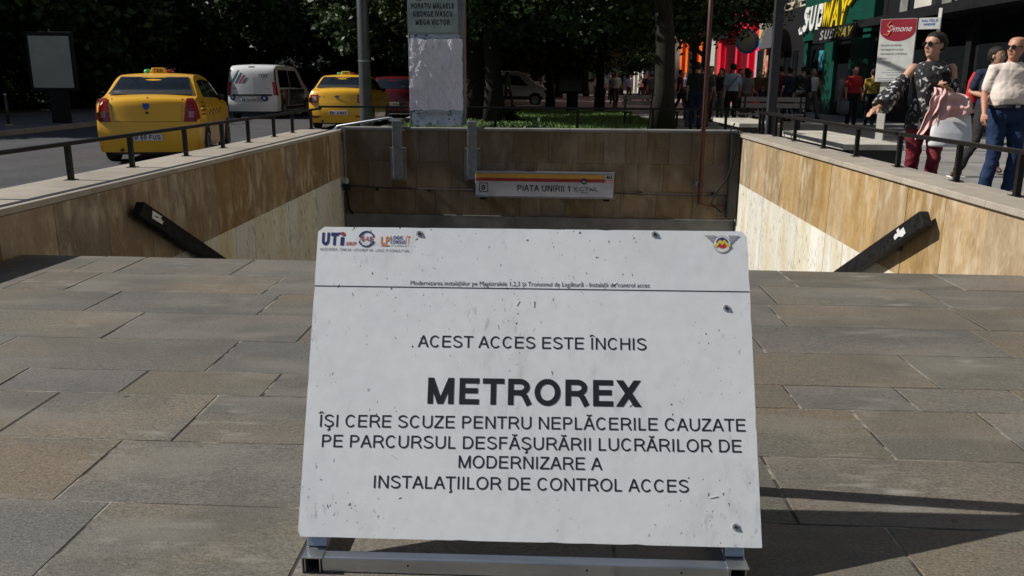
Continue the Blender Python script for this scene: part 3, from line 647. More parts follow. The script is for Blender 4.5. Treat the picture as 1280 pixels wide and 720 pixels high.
# ================================================================ poster pillar behind the back wall
t = thing('poster_pillar', 'tall poster pillar with a torn blank white sheet behind the far stair wall', 'pillar', (-1.87, 14.72, 0))
mb = MB(); mb.box(-.47, .47, -.14, .30, .50, 5.0); mb.build('pillar_case', M['steel'] if 0 else mat('pillar_grey_paint', (.16, .17, .19), .5, col2=(.10, .11, .13), scale=4), t, bevel=.01)
F = frame((0, -.1425, 0), (1, 0, 0), (0, 0, 1))
def sheet_paper(name, x0, x1, z0, z1, m, amp=.008, off=.003, seed=0, rag=.0):
    def fn(u, v):
        x = x0+(x1-x0)*u; z = z0+(z1-z0)*v
        e = rag*noise.noise(Vector((x*9, z*9, seed)))
        a = abs(u-.5)*2; b_ = abs(v-.5)*2
        x += e*(a > .95)*(1 if u > .5 else -1); z += e*(b_ > .95)
        k = noise.noise(Vector((x*3.2+seed, z*2.4, 1))) + .9*abs(noise.noise(Vector((x*9, z*4, seed+3)))) + .5*abs(noise.noise(Vector((x*20+z*8, z*14, seed))))
        crease = max(0, .05-abs((x+.28)+(z-1.6)*.75))*4
        return Vector((x, -.142-off-amp*(.8+k)-crease*amp*2, z))
    mb = MB(); mb.grid(fn, 44, 60, th=(0, -.002, 0)); return mb.build(name, m, t, smooth=False)
PP = mat('crumpled_poster_paper', (.74, .72, .80), .4, col2=(.64, .62, .70), scale=4, grain=.05)
spots(PP, (.35, .34, .42), 9, .54, .66, stretch=(2, 2, .7), mask=2.5, maskr=(.4, .6), amount=.7)
sheet_paper('blank_sheet', -.46, .45, .76, 1.93, PP, amp=.020, seed=2, rag=.02)
PG = mat('grey_poster_print', (.36, .42, .40), .5, col2=(.22, .29, .28), scale=5)
mb = MB(); mb.box(-.45, .36, -.147, -.1425, 2.03, 3.9); mb.build('poster', PG, t)
mb = MB(); mb.box(-.465, -.452, -.150, -.143, 2.02, 3.9); mb.box(.362, .375, -.150, -.143, 2.02, 3.9); mb.box(-.465, .375, -.150, -.143, 2.005, 2.02); mb.build('poster_border', M['greyink'], t)
Fp = frame((-.045, -.1485, 0), (1, 0, 0), (0, 0, 1))
for zt, s_, wd_ in ((2.415, 'HORATIU MALAELE', .72), (2.285, 'GEORGE IVASCU', .66), (2.155, 'MEGA VICTOR', .58)):
    caps('poster_lettering', s_, Fp @ Matrix.Translation((0, zt, 0)), M['ink'], t, wid=wd_, hgt=.088, bold=True, stroke=.25)
for (x, z, r, c) in ((-.27, 2.62, .085, (.10, .16, .12)), (.10, 2.66, .10, (.30, .32, .30)), (.28, 2.72, .06, (.06, .07, .07))):
    mb = MB(); mb.disc((x, -.1485, z), r, (0, 1, 0), .002, 18); mb.build('poster_figure', mat('poster_tone', c, .6, scale=14), t)
PT = mat('torn_poster_layers', (.55, .58, .63), .6, col2=(.30, .38, .50), scale=6)
spots(PT, (.05, .10, .16), 18, .52, .60, mask=4, maskr=(.4, .55)); sheet_paper('torn_sheet', -.43, .43, .50, .78, PT, amp=.005, seed=8, rag=.02)
mb = MB()
sheet_paper('torn_strip', -.43, .40, 1.935, 2.0, PT, amp=.002, seed=5)
rt = random.Random(2)
caps('torn_lettering', 'GUBERNII', Fp @ Matrix.Translation((0, .66, .014)), mat('pale_print', (.42, .40, .38), .6), t, wid=.62, hgt=.07, bold=True)
for x in (-.60, .66):
    mb = MB(); mb.box(x-.095, x+.055, -.64, -.56, -.36, .60); mb.build('support_post', mat('support_steel', (.22, .23, .24), .5, col2=(.14, .145, .15), scale=9), t, bevel=.006)
    mb = MB(); mb.box(x-.16, x+.11, -.555, -.50, -.40, .15); mb.build('wall_plate', M['concrete'], t)
    mb = MB(); mb.box(x-.06, x+.02, -.56, -.1, .52, .60); mb.build('bracket', M['darkmetal'], t)

# red-brown pole in front of the back wall, cables, corner lamp, bent tube rail
t = thing('rusty_pole', 'tall thin red brown pole fixed to the far stair wall near its right corner', 'pole', (2.56, 13.93, -.72))
mb = MB(); mb.tube([(0, 0, 0), (0, 0, 5.2)], .036, 10); mb.build('shaft', mat('red_brown_paint', (.085, .022, .018), .5, col2=(.05, .02, .015)), t, smooth=True)
mb = MB(); mb.tube([(0, 0, .02), (.15, .02, -.03), (.42, .02, -.05)], .018, 6); mb.build('foot_pipe', mat('rust_paint', (.10, .03, .02), .6), t)
mb = MB(); mb.box(-.06, .06, -.02, .12, .30, .36); mb.build('wall_clamp', M['darkmetal'], t)
t = thing('cable', 'loose black cable hanging in the right corner of the stair well', 'cable', (3.07, 13.85, 0))
mb = MB(); mb.tube([(-.02, .05, .60), (-.10, .0, .46), (.02, -.05, .50), (.04, -.02, .30), (-.02, 0, 0), (-.1, 0, -.3), (-.28, 0, -.55), (-.33, 0, -.7), (-.15, 0, -.85)], .013, 6); mb.build('wire', M['black'], t, smooth=True)
mb = MB(); mb.box(-.06, .09, .0, .12, -.95, .43); mb.build('cable_duct', M['plinth'], t, bevel=.01)
t = thing('corner_lamp', 'small wall lamp on a thin silver conduit in the left corner of the stair well', 'lamp', (-3.42, 14.28, -.45))
mb = MB(); mb.tube([(0, 0, .9), (0, 0, .08)], .012, 6); mb.build('conduit', M['steel'], t)
mb = MB(); mb.ell((0, -.02, .02), .05, .05, .07, 10, 6); mb.build('lamp_glass', M['greyink'], t, smooth=True)
mb = MB(); mb.box(-.05, .05, -.06, .04, -.14, -.03); mb.tube([(0, 0, -.14), (.02, 0, -.45), (.10, 0, -.55)], .022, 6); mb.build('lamp_body', M['black'], t)
t = thing('tube_handrail', 'bent silver tube handrail on the coping at the far left corner', 'handrail', (-3.6, 14.4, ZC))
mb = MB(); mb.tube([(.0, .0, .02), (.05, 0, .06), (.9, -.05, .20), (.98, -.07, .205), (1.13, -.1, .10), (1.16, -.1, .02)], .022, 8); mb.build('tube', M['steel'], t, smooth=True)
mb = MB(); mb.disc((0, 0, .008), .05, (0, 0, 1), .016, 12); mb.disc((1.16, -.1, .008), .05, (0, 0, 1), .016, 12); mb.build('base_flange', M['steel'], t)

# ================================================================ the notice board stand
BO = Vector((-.633, 1.939, .085)); VH = Vector((0, .373, .753)).normalized(); BN = Vector((1, 0, 0)).cross(VH)
t = thing('notice_stand', 'white A-frame notice board with black closure text on a low aluminium frame', 'notice board', (0, 1.95, 0))
stand = t; TB = Matrix.Translation((0, -1.95, 0))
BF = TB @ frame(BO, (1, 0, 0), VH)          # board frame: x along, y up the slope, z out of the face
# panel with slightly chipped outline
r = random.Random(11); W_, H_ = 1.2, .842
out = []
def edge_pts(p, q, n):
    for i in range(n):
        u = (i+r.uniform(0, .6))/n; c = r.uniform(0, .0022) if r.random() < .16 else r.uniform(0, .0003)
        P = Vector(p).lerp(Vector(q), u); nr_ = Vector((-(q[1]-p[1]), q[0]-p[0])).normalized(); out.append(P + nr_*c)
edge_pts((0, 0), (W_, 0), 40); edge_pts((W_, 0), (W_-.006, H_), 30); edge_pts((W_-.006, H_), (-.006, H_), 44); edge_pts((-.006, H_), (0, 0), 30)
mb = MB(); mb.prism([(p.x, p.y, -.012) for p in out], (0, 0, .012)); mb.xf(BF); bd = mb.build('panel', M['board'], t)
def bt(body, u, v, wid, hgt, m=None, shear=0, bold=0, name='lettering'):
    return caps(name, body, BF @ Matrix.Translation((u, v, .0007)), m or M['ink'], bd, wid=wid, hgt=hgt, shear=shear, bold=bold > .02, stroke=.27 if bold >= .07 else .128)
rot = Matrix.Rotation(radians(.25), 4, 'Z')
def btr(body, u0, u1, v0, v1, hgt, bold=0, m=None):
    a = math.atan2(v1-v0, u1-u0)
    fr = BF @ Matrix.Translation(((u0+u1)/2, (v0+v1)/2, .0007)) @ Matrix.Rotation(a, 4, 'Z')
    if body.upper() == body: return caps('lettering', body, fr, m or M['ink'], bd, wid=u1-u0, hgt=hgt, bold=bold > .02)
    return text('lettering', body, fr, m or M['ink'], bd, wid=u1-u0, hgt=hgt)
btr('Modernizarea instalațiilor pe Magistralele 1,2,3 și Tronsonul de Legătură - Instalații de control acces', .2638, .923, .6765, .6785, .0125, bold=.006)
mb = MB(); mb.box(-.004, 1.193, .6695, .6718, .0, .0006); mb.xf(BF @ Matrix.Translation((0, 0, .0002))); mb.build('ruled_line', M['ink'], bd)
btr('ACEST ACCES ESTE ÎNCHIS', .2915, .9121, .5035, .5050, .0325, bold=.002)
btr('METROREX', .3245, .8974, .3505, .3525, .0705, bold=.045)
btr('ÎŞI CERE SCUZE PENTRU NEPLĂCERILE CAUZATE', .0322, 1.1691, .2835, .2935, .0330, bold=.002)
btr('PE PARCURSUL DESFĂȘURĂRII LUCRĂRILOR DE', .0468, 1.1567, .2305, .2390, .0330, bold=.002)
btr('MODERNIZARE A', .4145, .7932, .1840, .1860, .0325, bold=.002)
btr('INSTALAŢIILOR DE CONTROL ACCES', .1924, 1.0169, .1275, .1340, .0325, bold=.002)
# logos top left
bt('UT', .030, .788, .047, .037, M['navy'], bold=.07); mb = MB()
for pr_ in (((.0595, .788), (.0695, .788), (.0695, .812), (.0595, .812)), ((.0535, .820), (.060, .820), (.060, .8255), (.0535, .8255))): mb.prism([(a, b, .0006) for a, b in pr_], (0, 0, .0003))
mb.xf(BF); mb.build('logo_letter', M['navy'], bd)
mb = MB(); mb.disc((.0655, .8215, .0012), .0058, (0, 0, 1), .0006, 14); mb.xf(BF); mb.build('logo_dot', M['redink'], bd)
bt('GRUP', .0905, .7880, .029, .0105, M['redink'], bold=.04, shear=.1)
mb = MB()
def arc(mb, c, r0, r1, a0, a1, n=20, z=.0009, th=.0004):
    pts = [(c[0]+r1*cos(radians(a0+(a1-a0)*i/n)), c[1]+r1*sin(radians(a0+(a1-a0)*i/n)), z) for i in range(n+1)] + [(c[0]+r0*cos(radians(a1-(a1-a0)*i/n)), c[1]+r0*sin(radians(a1-(a1-a0)*i/n)), z) for i in range(n+1)]
    for i in range(n):
        q = [pts[i], pts[i+1], pts[2*n-i], pts[2*n+1-i]]; mb.prism(q, (0, 0, th))
arc(mb, (.1328, .8075), .0195, .0235, 20, 165); arc(mb, (.1328, .8075), .0195, .0235, 200, 345); arc(mb, (.140, .8130), .0195, .0215, 130, 215, 10); arc(mb, (.1256, .8020), .0195, .0215, -50, 35, 10)
mb.xf(BF); mb.build('logo_ring', M['navy'], bd)
bt('TIAB', .1328, .8010, .042, .0135, M['redink'], shear=.35, bold=.01)
bt('LP', .1865, .7925, .024, .023, M['orange'], bold=.05)
mb = MB(); mb.box(.178, .197, .7875, .7905, .0005, .001); mb.xf(BF); mb.build('logo_bar', M['orange'], bd)
bt('LOGIC', .2190, .8070, .036, .0105, M['navy'], bold=.05); bt('CONSUL', .2230, .7945, .044, .0105, M['navy'], bold=.05); bt('IT', .2500, .7945, .013, .0225, M['orange'], bold=.02)
bt('LOGIC IT CONSULT', .2140, .7860, .079, .0050, M['ink'])
btr('ASOCIEREA - TIAB SA - UTI GRUP SA - LOGIC IT CONSULT SRL', .0035, .2568, .7728, .7700, .0072, bold=.012)
# winged emblem top right
ec = (1.1243, .8035)
mb = MB(); mb.disc((ec[0], ec[1], .0009), .0250, (0, 0, 1), .0006, 28); mb.xf(BF); mb.build('emblem_ring', M['greyink'], bd)
mb = MB(); mb.disc((ec[0], ec[1], .0014), .0225, (0, 0, 1), .0006, 28); mb.xf(BF); mb.build('emblem_field', M['white'], bd)
mb = MB(); arc(mb, (ec[0], ec[1]+.003), .0, .0165, 0, 180, 16, .0018, .0004); mb.xf(BF); mb.build('emblem_sky', M['navy'], bd)
mb = MB(); arc(mb, (ec[0], ec[1]+.003), .0, .0150, 180, 360, 16, .0018, .0004); mb.xf(BF); mb.build('emblem_heart', M['redink'], bd)
mb = MB(); mm = [(-.0235, -.006), (-.006, .0135), (0, .0085), (.006, .0135), (.0235, -.006), (.017, -.010), (.006, .003), (0, -.003), (-.006, .003), (-.017, -.010)]
mb.prism([(ec[0]+a, ec[1]+b, .0023) for a, b in mm[:5]+mm[5:]], (0, 0, .0005)); mb.xf(BF); mb.build('emblem_m', M['yellow'], bd)
for s_ in (-1, 1):
    mb = MB(); o_ = MB()
    for k_, (ya, yb, xa, xb) in enumerate(((.0255, .0175, .049, .020), (.0165, .0095, .040, .0225), (.0085, .002, .032, .024))):
        q = [(ec[0]+s_*xb*.55, ec[1]+ya, .0011), (ec[0]+s_*xa, ec[1]+ya, .0011), (ec[0]+s_*(xa-.010), ec[1]+yb, .0011), (ec[0]+s_*xb, ec[1]+yb, .0011)]
        if k_ == 0: q[0] = (ec[0]+s_*.017, ec[1]+ya, .0011)
        mb.prism(q if s_ > 0 else q[::-1], (0, 0, .0004))
    mb.xf(BF); mb.build('emblem_wing', M['greyink'], bd)
bt('METROU', ec[0], ec[1]-.0205, .022, .0055, M['ink'], name='emblem_lettering')
# screws with washers
for (u, v) in ((.2812, .8249), (.9385, .8303), (1.1291, .6245), (1.1334, .0512), (.05, .045)):
    if u < .1: continue
    mb = MB(); mb.disc((u, v, .0012), .0095, (0, 0, 1), .0024, 18, r2=.0086); mb.xf(BF); sc_ = mb.build('screw_washer', M['greyink'], bd)
    mb = MB(); mb.tube([(u, v, .002), (u, v, .0045), (u, v, .0055)], [.0048, .0045, .003], 12); mb.xf(BF); mb.build('screw_head', M['darkmetal'], bd)
mb = MB()
# holes and raised chips of paint
for k_ in range(9):
    u, v = r.uniform(.05, 1.15), r.uniform(.05, .8); a = r.uniform(0, pi); L_ = r.uniform(.006, .022)
    mb.prism([(u, v, .0004), (u+L_*cos(a), v+L_*sin(a), .0004), (u+L_*cos(a)+.001, v+L_*sin(a)+.0015, .0004)], (0, 0, .0012))
mb.xf(BF); mb.build('paint_chips', M['boardedge'], bd)
# frame: front legs behind the panel, rear struts, skids with open ends, crossbars
def hollow(mb, p, q, w_, h_, th=.003, up=(0, 0, 1)):
    p = Vector(p); q = Vector(q); d = (q-p).normalized(); rr = d.cross(Vector(up)).normalized(); u = rr.cross(d)
    for (du, dr, a, b) in ((h_/2-th/2, 0, w_, th), (-h_/2+th/2, 0, w_, th), (0, w_/2-th/2, th, h_-2*th), (0, -w_/2+th/2, th, h_-2*th)):
        mb.bar(p+u*du+rr*dr, q+u*du+rr*dr, a, b, up)
Z0 = Vector((0, -1.95, 0))
for x in (-.588, .502):
    mb = MB(); hollow(mb, Vector((x, 1.905, .0225))+Z0, Vector((x, 2.52, .0225))+Z0, .042, .045); mb.build('skid', M['alu'], t)
    A = Vector((x, 1.962, .046)); Bp = Vector((x, 2.325, .80))
    mb = MB(); mb.bar(A+Z0, Bp+Z0, .052 if x < 0 else .05, .03, up=(0, -1, .5)); mb.build('front_leg', M['alu'], t, bevel=.003)
    mb = MB(); mb.bar(Vector((x, 2.425, .047))+Z0, Vector((x, 2.36, .80))+Z0, .05, .06, up=(0, 1, 0)); mb.build('rear_leg', M['alu'], t, bevel=.003)
mb = MB(); mb.bar(Vector((-.565, 1.925, .024))+Z0, Vector((.478, 1.925, .024))+Z0, .035, .044); mb.build('crossbar', M['alu'], t, bevel=.004)
mb = MB(); mb.bar(Vector((-.565, 2.48, .024))+Z0, Vector((.478, 2.48, .024))+Z0, .035, .044); mb.build('crossbar', M['alu'], t, bevel=.004)
for x in (-.34, .12, .36):
    mb = MB(); mb.disc(Vector((x, 1.9068, .028))+Z0, .0028, (0, 1, 0), .001, 8); mb.build('rivet_hole', M['void'], t)
for x in (-.588, .502):
    mb = MB(); mb.box(x-.0265, x+.0265, 1.899-1.95, 1.99-1.95, .0455, .0485); mb.box(x-.0265, x-.0235, 1.899-1.95, 1.99-1.95, .004, .0455); mb.build('foot_bracket', M['alu'], t)
# ================================================================ vehicles
def interp(tab, x):
    if x <= tab[0][0]: return tab[0][1]
    for (a, b), (c, d) in zip(tab[:-1], tab[1:]):
        if x <= c: return b+(d-b)*(x-a)/(c-a) if c > a else d
    return tab[-1][1]
class Car:
    def __init__(s, prof, wid, belt, tumble, length, sill=.24, bow=.10, rearround=.07):
        s.prof = prof; s.w = wid; s.belt = belt; s.tum = tumble; s.L = length; s.sill = sill; s.bow = bow; s.rr = rearround
        # dense profile
        P = []
        for i in range(len(prof)-1):
            (y0, z0), (y1, z1) = prof[i], prof[i+1]; n = max(1, int(math.hypot(y1-y0, z1-z0)/.09))
            for k in range(n): P.append((y0+(y1-y0)*k/n, z0+(z1-z0)*k/n))
        P.append(prof[-1])
        for _ in range(2): P = [P[0]]+[((a[0]+2*b[0]+c[0])/4, (a[1]+2*b[1]+c[1])/4) for a, b, c in zip(P[:-2], P[1:-1], P[2:])]+[P[-1]]
        s.P = P; s.rear = [(z, y) for y, z in P if y < length*.45]
    def hw(s, y, z):
        r = 1 - s.rr*max(0, 1-y/.45)**2 - s.rr*1.6*max(0, 1-(s.L-y)/.7)**2
        q = 1 - .05*((z-.62)/.5)**2 if z < s.belt else 1 - .05*((s.belt-.62)/.5)**2
        return s.w*r*q - s.tum*max(0, z-s.belt)
    def py(s, z): return interp(s.rear, z)
    def rp(s, v, z, off=0):                       # a point on the rear face
        y = s.py(z); x = v*s.hw(y, z)
        return Vector((x, y + s.bow*v*v*max(0, 1-y/1.2) + s.bow*.25*v**6 - off, z))
    def sp(s, side, y, z, off=0): return Vector((side*(s.hw(y, z)+off), y, z))
    def body(s, m, parent, name='body'):
        mb = MB(); P = s.P; nv = 14
        def top(i, v):
            y, z = P[i]; h = s.hw(y, z)
            k = s.bow*v*v*max(0, 1-y/1.2) + s.bow*.25*v**6*max(0, 1-y/1.2); f = -.10*v*v*max(0, 1-(s.L-y)/.9)
            return Vector((v*h, y+k+f, z - .035*v*v*(1 if z > s.belt*.9 else 0)))
        T = [[top(i, -1+2*j/nv) for j in range(nv+1)] for i in range(len(P))]
        W = nv+1; vs = [p for r in T for p in r]; mb.add(vs, [(i*W+j, i*W+j+1, (i+1)*W+j+1, (i+1)*W+j) for i in range(len(P)-1) for j in range(nv)])
        nz = 10
        for sd_, j in ((-1, 0), (1, nv)):
            S_ = []
            for i in range(len(P)):
                t_ = T[i][j]; row = []
                for k in range(nz+1):
                    z = t_.z + (s.sill-t_.z)*k/nz; y = t_.y
                    x = sd_*s.hw(y, z) if k else t_.x
                    row.append(Vector((x, y, z)))
                S_.append(row)
            W2 = nz+1; q = [(i*W2+k, (i+1)*W2+k, (i+1)*W2+k+1, i*W2+k+1) for i in range(len(P)-1) for k in range(nz)]
            if sd_ > 0: q = [tuple(reversed(f)) for f in q]
            mb.add([p for r in S_ for p in r], q)
        # floor pan
        fl = [(x, y, s.sill) for y in (.3, s.L-.3) for x in (-s.w*.95, s.w*.95)]
        mb.add(fl, [(0, 1, 3, 2)])
        me = mb.mesh(name, m)
        me = modded(me, [('BEVEL', dict(width=.035, segments=3, limit_method='ANGLE', angle_limit=radians(32)))], smooth=True, fixn=True)
        return put(name, me, parent)
    def rear_patch(s, name, poly, m, parent, off=.006, n=10, smooth=True):
        """poly: list of (z, v0, v1)"""
        mb = MB(); k = len(poly)-1
        def fn(u, t):
            f = u*k; i = min(int(f), k-1); a, b = poly[i], poly[i+1]; q = f-i
            z = a[0]+(b[0]-a[0])*q; v0 = a[1]+(b[1]-a[1])*q; v1 = a[2]+(b[2]-a[2])*q
            return s.rp(v0+(v1-v0)*t, z, off)
        mb.grid(fn, k*3, n, th=(0, -.02, 0)); me = mb.mesh(name, m); me = modded(me, [], smooth=False, fixn=True); return put(name, me, parent)
    def side_patch(s, name, side, quad, m, parent, off=.006, nu=8, nz=5):
        """quad: (y,z) rear-bottom, front-bottom, front-top, rear-top"""
        def fn(u, v):
            a = [quad[0][i]+(quad[1][i]-quad[0][i])*u for i in (0, 1)]; b = [quad[3][i]+(quad[2][i]-quad[3][i])*u for i in (0, 1)]
            y, z = a[0]+(b[0]-a[0])*v, a[1]+(b[1]-a[1])*v; return s.sp(side, y, z, off)
        mb = MB(); mb.grid(fn, nu, nz, th=(side*.02, 0, 0)); me = mb.mesh(name, m); me = modded(me, [], smooth=False, fixn=True); return put(name, me, parent)
def wheels(c, parent, ys_, r=.305, tw=.19):
    for y in ys_:
        for sd_ in (-1, 1):
            x = sd_*(c.w-tw/2+.005)
            wn = put('wheel', None, parent, (x, y, r))
            mb = MB(); mb.tube([(-tw/2, 0, 0), (-tw/2+.02, 0, 0), (tw/2-.02, 0, 0), (tw/2, 0, 0)], [r-.025, r, r, r-.025], 24); mb.build('tyre', M['tyre'], wn, smooth=False)
            mb = MB(); mb.disc((sd_*(tw/2-.002), 0, 0), r*.62, (1, 0, 0), .02, 20); mb.disc((sd_*(tw/2+.008), 0, 0), r*.2, (1, 0, 0), .02, 12)
            for k in range(6): mb.bar((sd_*(tw/2+.007), 0, 0), (sd_*(tw/2+.007), r*.55*cos(k*pi/3), r*.55*sin(k*pi/3)), .012, .05, up=(1, 0, 0))
            mb.build('rim', M['hub'], wn)
            mb = MB(); pts = [(sd_*(c.w*.955), y+(r+.06)*cos(a), r+(r+.06)*sin(a)) for a in [pi*k/14 for k in range(15)]]
            pts = [(sd_*(c.hw(p[1], max(p[2], c.sill))+.004), p[1], max(p[2], c.sill)) for p in pts]
            mb.prism(pts, (-sd_*.03, 0, 0)); me = mb.mesh('wheel_arch', M['plastic']); put('wheel_arch', modded(me, [], fixn=True), parent)
def plate(c, parent, v, z, txt, w_=.52, h_=.115, off=.014):
    p = c.rp(v, z, off)
    q = put('number_plate', None, parent, tuple(p))
    mb = MB(); mb.box(-w_/2, w_/2, -.006, .012, -h_/2, h_/2); mb.build('plate_face', M['plate'], q, bevel=.003)
    mb = MB(); mb.box(-w_/2+.004, -w_/2+.045, -.0075, -.005, -h_/2+.004, h_/2-.004); mb.build('blue_band', M['shield'], q)
    F = frame((0.02, -.0078, -h_*.33), (1, 0, 0), (0, 0, 1)); caps('plate_lettering', txt, F, M['ink'], q, wid=w_*.82, hgt=h_*.66, bold=True)
    return q
SED = [(.06, .20), (.0, .34), (.0, .68), (.055, .73), (.07, .90), (.10, 1.08), (.13, 1.125), (.20, 1.15), (.50, 1.17), (.95, 1.49), (1.25, 1.555), (2.0, 1.56), (2.45, 1.50), (3.15, 1.10), (3.85, .98), (4.12, .82), (4.22, .60), (4.22, .26)]
def taxi(loc, rz, label, variant):
    t = thing('taxi', label, 'taxi', loc, rz, None)
    c = Car(SED, .87, 1.02, .40, 4.25, sill=.22)
    c.body(M['taxi'], t)
    c.rear_patch('rear_window', [(1.20, -.88, .88), (1.47, -.86, .86)], M['glass'], t, off=.006)
    c.rear_patch('window_seal', [(1.18, -.91, .91), (1.485, -.885, .885)], M['plastic'], t, off=.002)
    # lid seams
    for v in (-.74, .74): c.rear_patch('lid_seam', [(.74, v*.92-.003, v*.92+.003), (1.12, v-.003, v+.003)], M['plastic'], t, off=.002, n=1)
    c.rear_patch('bumper_seam', [(.722, -.93, .93), (.728, -.93, .93)], M['plastic'], t, off=.002)
    if variant == 0:
        for s_ in (-1, 1):
            L = put('tail_light', None, t)
            a, b = sorted((s_*.735, s_*.985)); a2, b2 = sorted((s_*.775, s_*.985)); a3, b3 = sorted((s_*.84, s_*.98))
            c.rear_patch('lens', [(.72, a, b), (.95, a2 if s_ > 0 else a, b if s_ > 0 else b2), (1.12, a3, b3)] if s_ > 0 else [(.72, a, b), (.95, a, b2), (1.12, a3, b3)], M['taillight'], L, off=.012)
            c.side_patch('lens', s_, [(.05, .75), (.22, .77), (.14, 1.10), (.10, 1.10)], M['taillight'], L, off=.010)
            a4, b4 = sorted((s_*.84, s_*.95)); c.rear_patch('clear_lens', [(.79, a4, b4), (.90, a4, b4)], M['clearlight'], L, off=.016, n=3)
        mb = MB(); p = c.rp(0, .985, .012); F = frame(tuple(p), (1, 0, 0), (0, .05, 1))
        mb.prism([(x, y, 0) for x, y in ((-.055, .05), (.055, .05), (.055, -.01), (.035, -.045), (0, -.065), (-.035, -.045), (-.055, -.01))][::-1], (0, 0, .006)); mb.xf(F); me = mb.mesh('badge', M['shield']); put('badge', modded(me, [], fixn=True), t)
        mb = MB(); mb.disc(tuple(c.rp(.01, .875, .01)), .024, (0, 1, 0), .012, 14); mb.build('lock', M['darkmetal'], t)
        mb = MB(); q = c.rp(0.02, 1.128, .01); mb.box(q.x-.012, q.x+.012, q.y-.01, q.y+.006, q.z-.008, q.z+.008); mb.build('washer_jet', M['plastic'], t)
        F = frame(tuple(c.rp(.62, 1.0, .011)), (1, 0, 0), (0, .05, 1)); caps('model_lettering', 'MCV' if 0 else 'LO', F, M['greyink'], t, wid=.11, hgt=.025, bold=True)
        plate(c, t, -.03, .46, 'B 69 FUS')
        F = frame(tuple(c.rp(-.62, 1.215, .012)), (1, 0, 0), (0, .8, .6)); mb = MB(); mb.box(-.14, .14, 0, .016, 0, .001); mb.xf(F); mb.build('window_print', M['greyink'], t)
    else:
        for s_ in (-1, 1):
            L = put('tail_light', None, t); a, b = sorted((s_*.70, s_*.98))
            c.rear_patch('lens', [(.76, a, b), (.84, a, b), (.98, a, b)], M['taillight'], L, off=.012)
            a, b = sorted((s_*.75, s_*.93)); c.rear_patch('clear_lens', [(.80, a, b), (.94, a, b)], M['clearlight'], L, off=.018, n=3)
            c.side_patch('lens', s_, [(.05, .77), (.22, .79), (.18, .97), (.09, .97)], M['taillight'], L, off=.010)
            a, b = sorted((s_*.62, s_*.85)); c.rear_patch('reflector', [(.36, a, b), (.40, a, b)], M['taillight'], t, off=.008, n=3)
        mb = MB(); p = c.rp(0, .92, .012); mb.disc(tuple(p), .05, (0, 1, 0), .012, 16); mb.box(p.x-.09, p.x+.09, p.y-.006, p.y+.006, p.z+.01, p.z+.035); mb.build('badge', M['hub'], t)
        F = frame(tuple(c.rp(-.55, .90, .011)), (1, 0, 0), (0, .05, 1)); caps('taxi_lettering', 'B 05', F, M['greyink'], t, wid=.18, hgt=.05)
        plate(c, t, .05, .48, 'B 42 NAY')
        c.rear_patch('bumper_grille', [(.33, -.95, -.7), (.40, -.95, -.7)], M['plastic'], t, off=.004, n=3)
    # side glass and door seams on both sides
    for s_ in (-1, 1):
        c.side_patch('side_window', s_, [(1.02, 1.13), (1.62, 1.11), (1.60, 1.44), (1.15, 1.42)], M['glass'], t)
        c.side_patch('side_window', s_, [(1.70, 1.11), (2.75, 1.08), (2.32, 1.42), (1.68, 1.44)], M['glass'], t)
        c.side_patch('door_seam', s_, [(1.655, .34), (1.667, .34), (1.667, 1.46), (1.655, 1.46)], M['plastic'], t, off=.002)
        c.side_patch('door_seam', s_, [(2.74, .34), (2.752, .34), (2.80, 1.06), (2.788, 1.06)], M['plastic'], t, off=.002)
        c.side_patch('door_seam', s_, [(.98, .70), (.99, .70), (.90, 1.12), (.89, 1.12)], M['plastic'], t, off=.002)
        for y in (1.30, 2.35):
            mb = MB(); p = c.sp(s_, y, .98, .012); mb.bar(p-Vector((0, .09, 0)), p+Vector((0, .09, 0)), .02, .03); mb.build('door_handle', M['taxi'], t, bevel=.005)
        mb = MB(); p = c.sp(s_, 2.70, 1.10, .06); mb.ell(tuple(p), .09, .05, .06, 10, 6); mb.build('wing_mirror', M['plastic'], t, smooth=True)
        # company lettering on the rear flank and door
        F = frame(tuple(c.sp(s_, .62, .96, .008)), (0, s_, 0), (-.05*s_, 0, 1))
        rm_ = random.Random(4)
        for v_ in (.07, .0, -.07, -.14):
            u = -.2
            while u < .18:
                wd_ = rm_.uniform(.02, .07); mb = MB(); mb.box(u, u+wd_, v_, v_+rm_.uniform(.018, .036), 0, .001); mb.xf(F); mb.build('flank_print', M['ink'], t); u += wd_+.018
        # chequer band
        for k in range(8):
            y = 1.15+k*.20
            c.side_patch('chequer', s_, [(y, .80+.05*(k % 2)), (y+.1, .80+.05*(k % 2)), (y+.1, .85+.05*(k % 2)), (y, .85+.05*(k % 2))], M['ink'], t, off=.003, nu=1, nz=1)
    wheels(c, t, (.82, 3.42))
    mb = MB(); mb.box(-.60, .60, .12, .5, .16, .30); mb.build('underbody', M['plastic'], t)
    mb = MB(); mb.tube([(-.45, .03, .24), (-.45, .5, .26)], .03, 10); mb.build('exhaust', M['darkmetal'], t)
    # roof sign
    r_ = put('roof_sign', None, t, (-.02, 1.42, 1.545))
    mb = MB(); mb.prism([(-.17, 0, 0), (.17, 0, 0), (.11, 0, .105), (-.11, 0, .105)], (0, .16, 0)); me = mb.mesh('sign_body', M['yellow'] if variant else M['taxi']); put('sign_body', modded(me, [('BEVEL', dict(width=.02, segments=3))], fixn=True), r_)
    for s_, m_ in ((-1, M['green_l']), (1, M['taillight'])):
        mb = MB(); mb.ell((s_*.20, .08, .035), .075, .07, .045, 12, 8); mb.build('lamp_lens', m_, r_, smooth=True)
    caps('roof_lettering', 'TAXI', frame((0, -.003, .02), (1, 0, 0), (0, 0, 1)), M['ink'], r_, wid=.16, hgt=.068, bold=True)
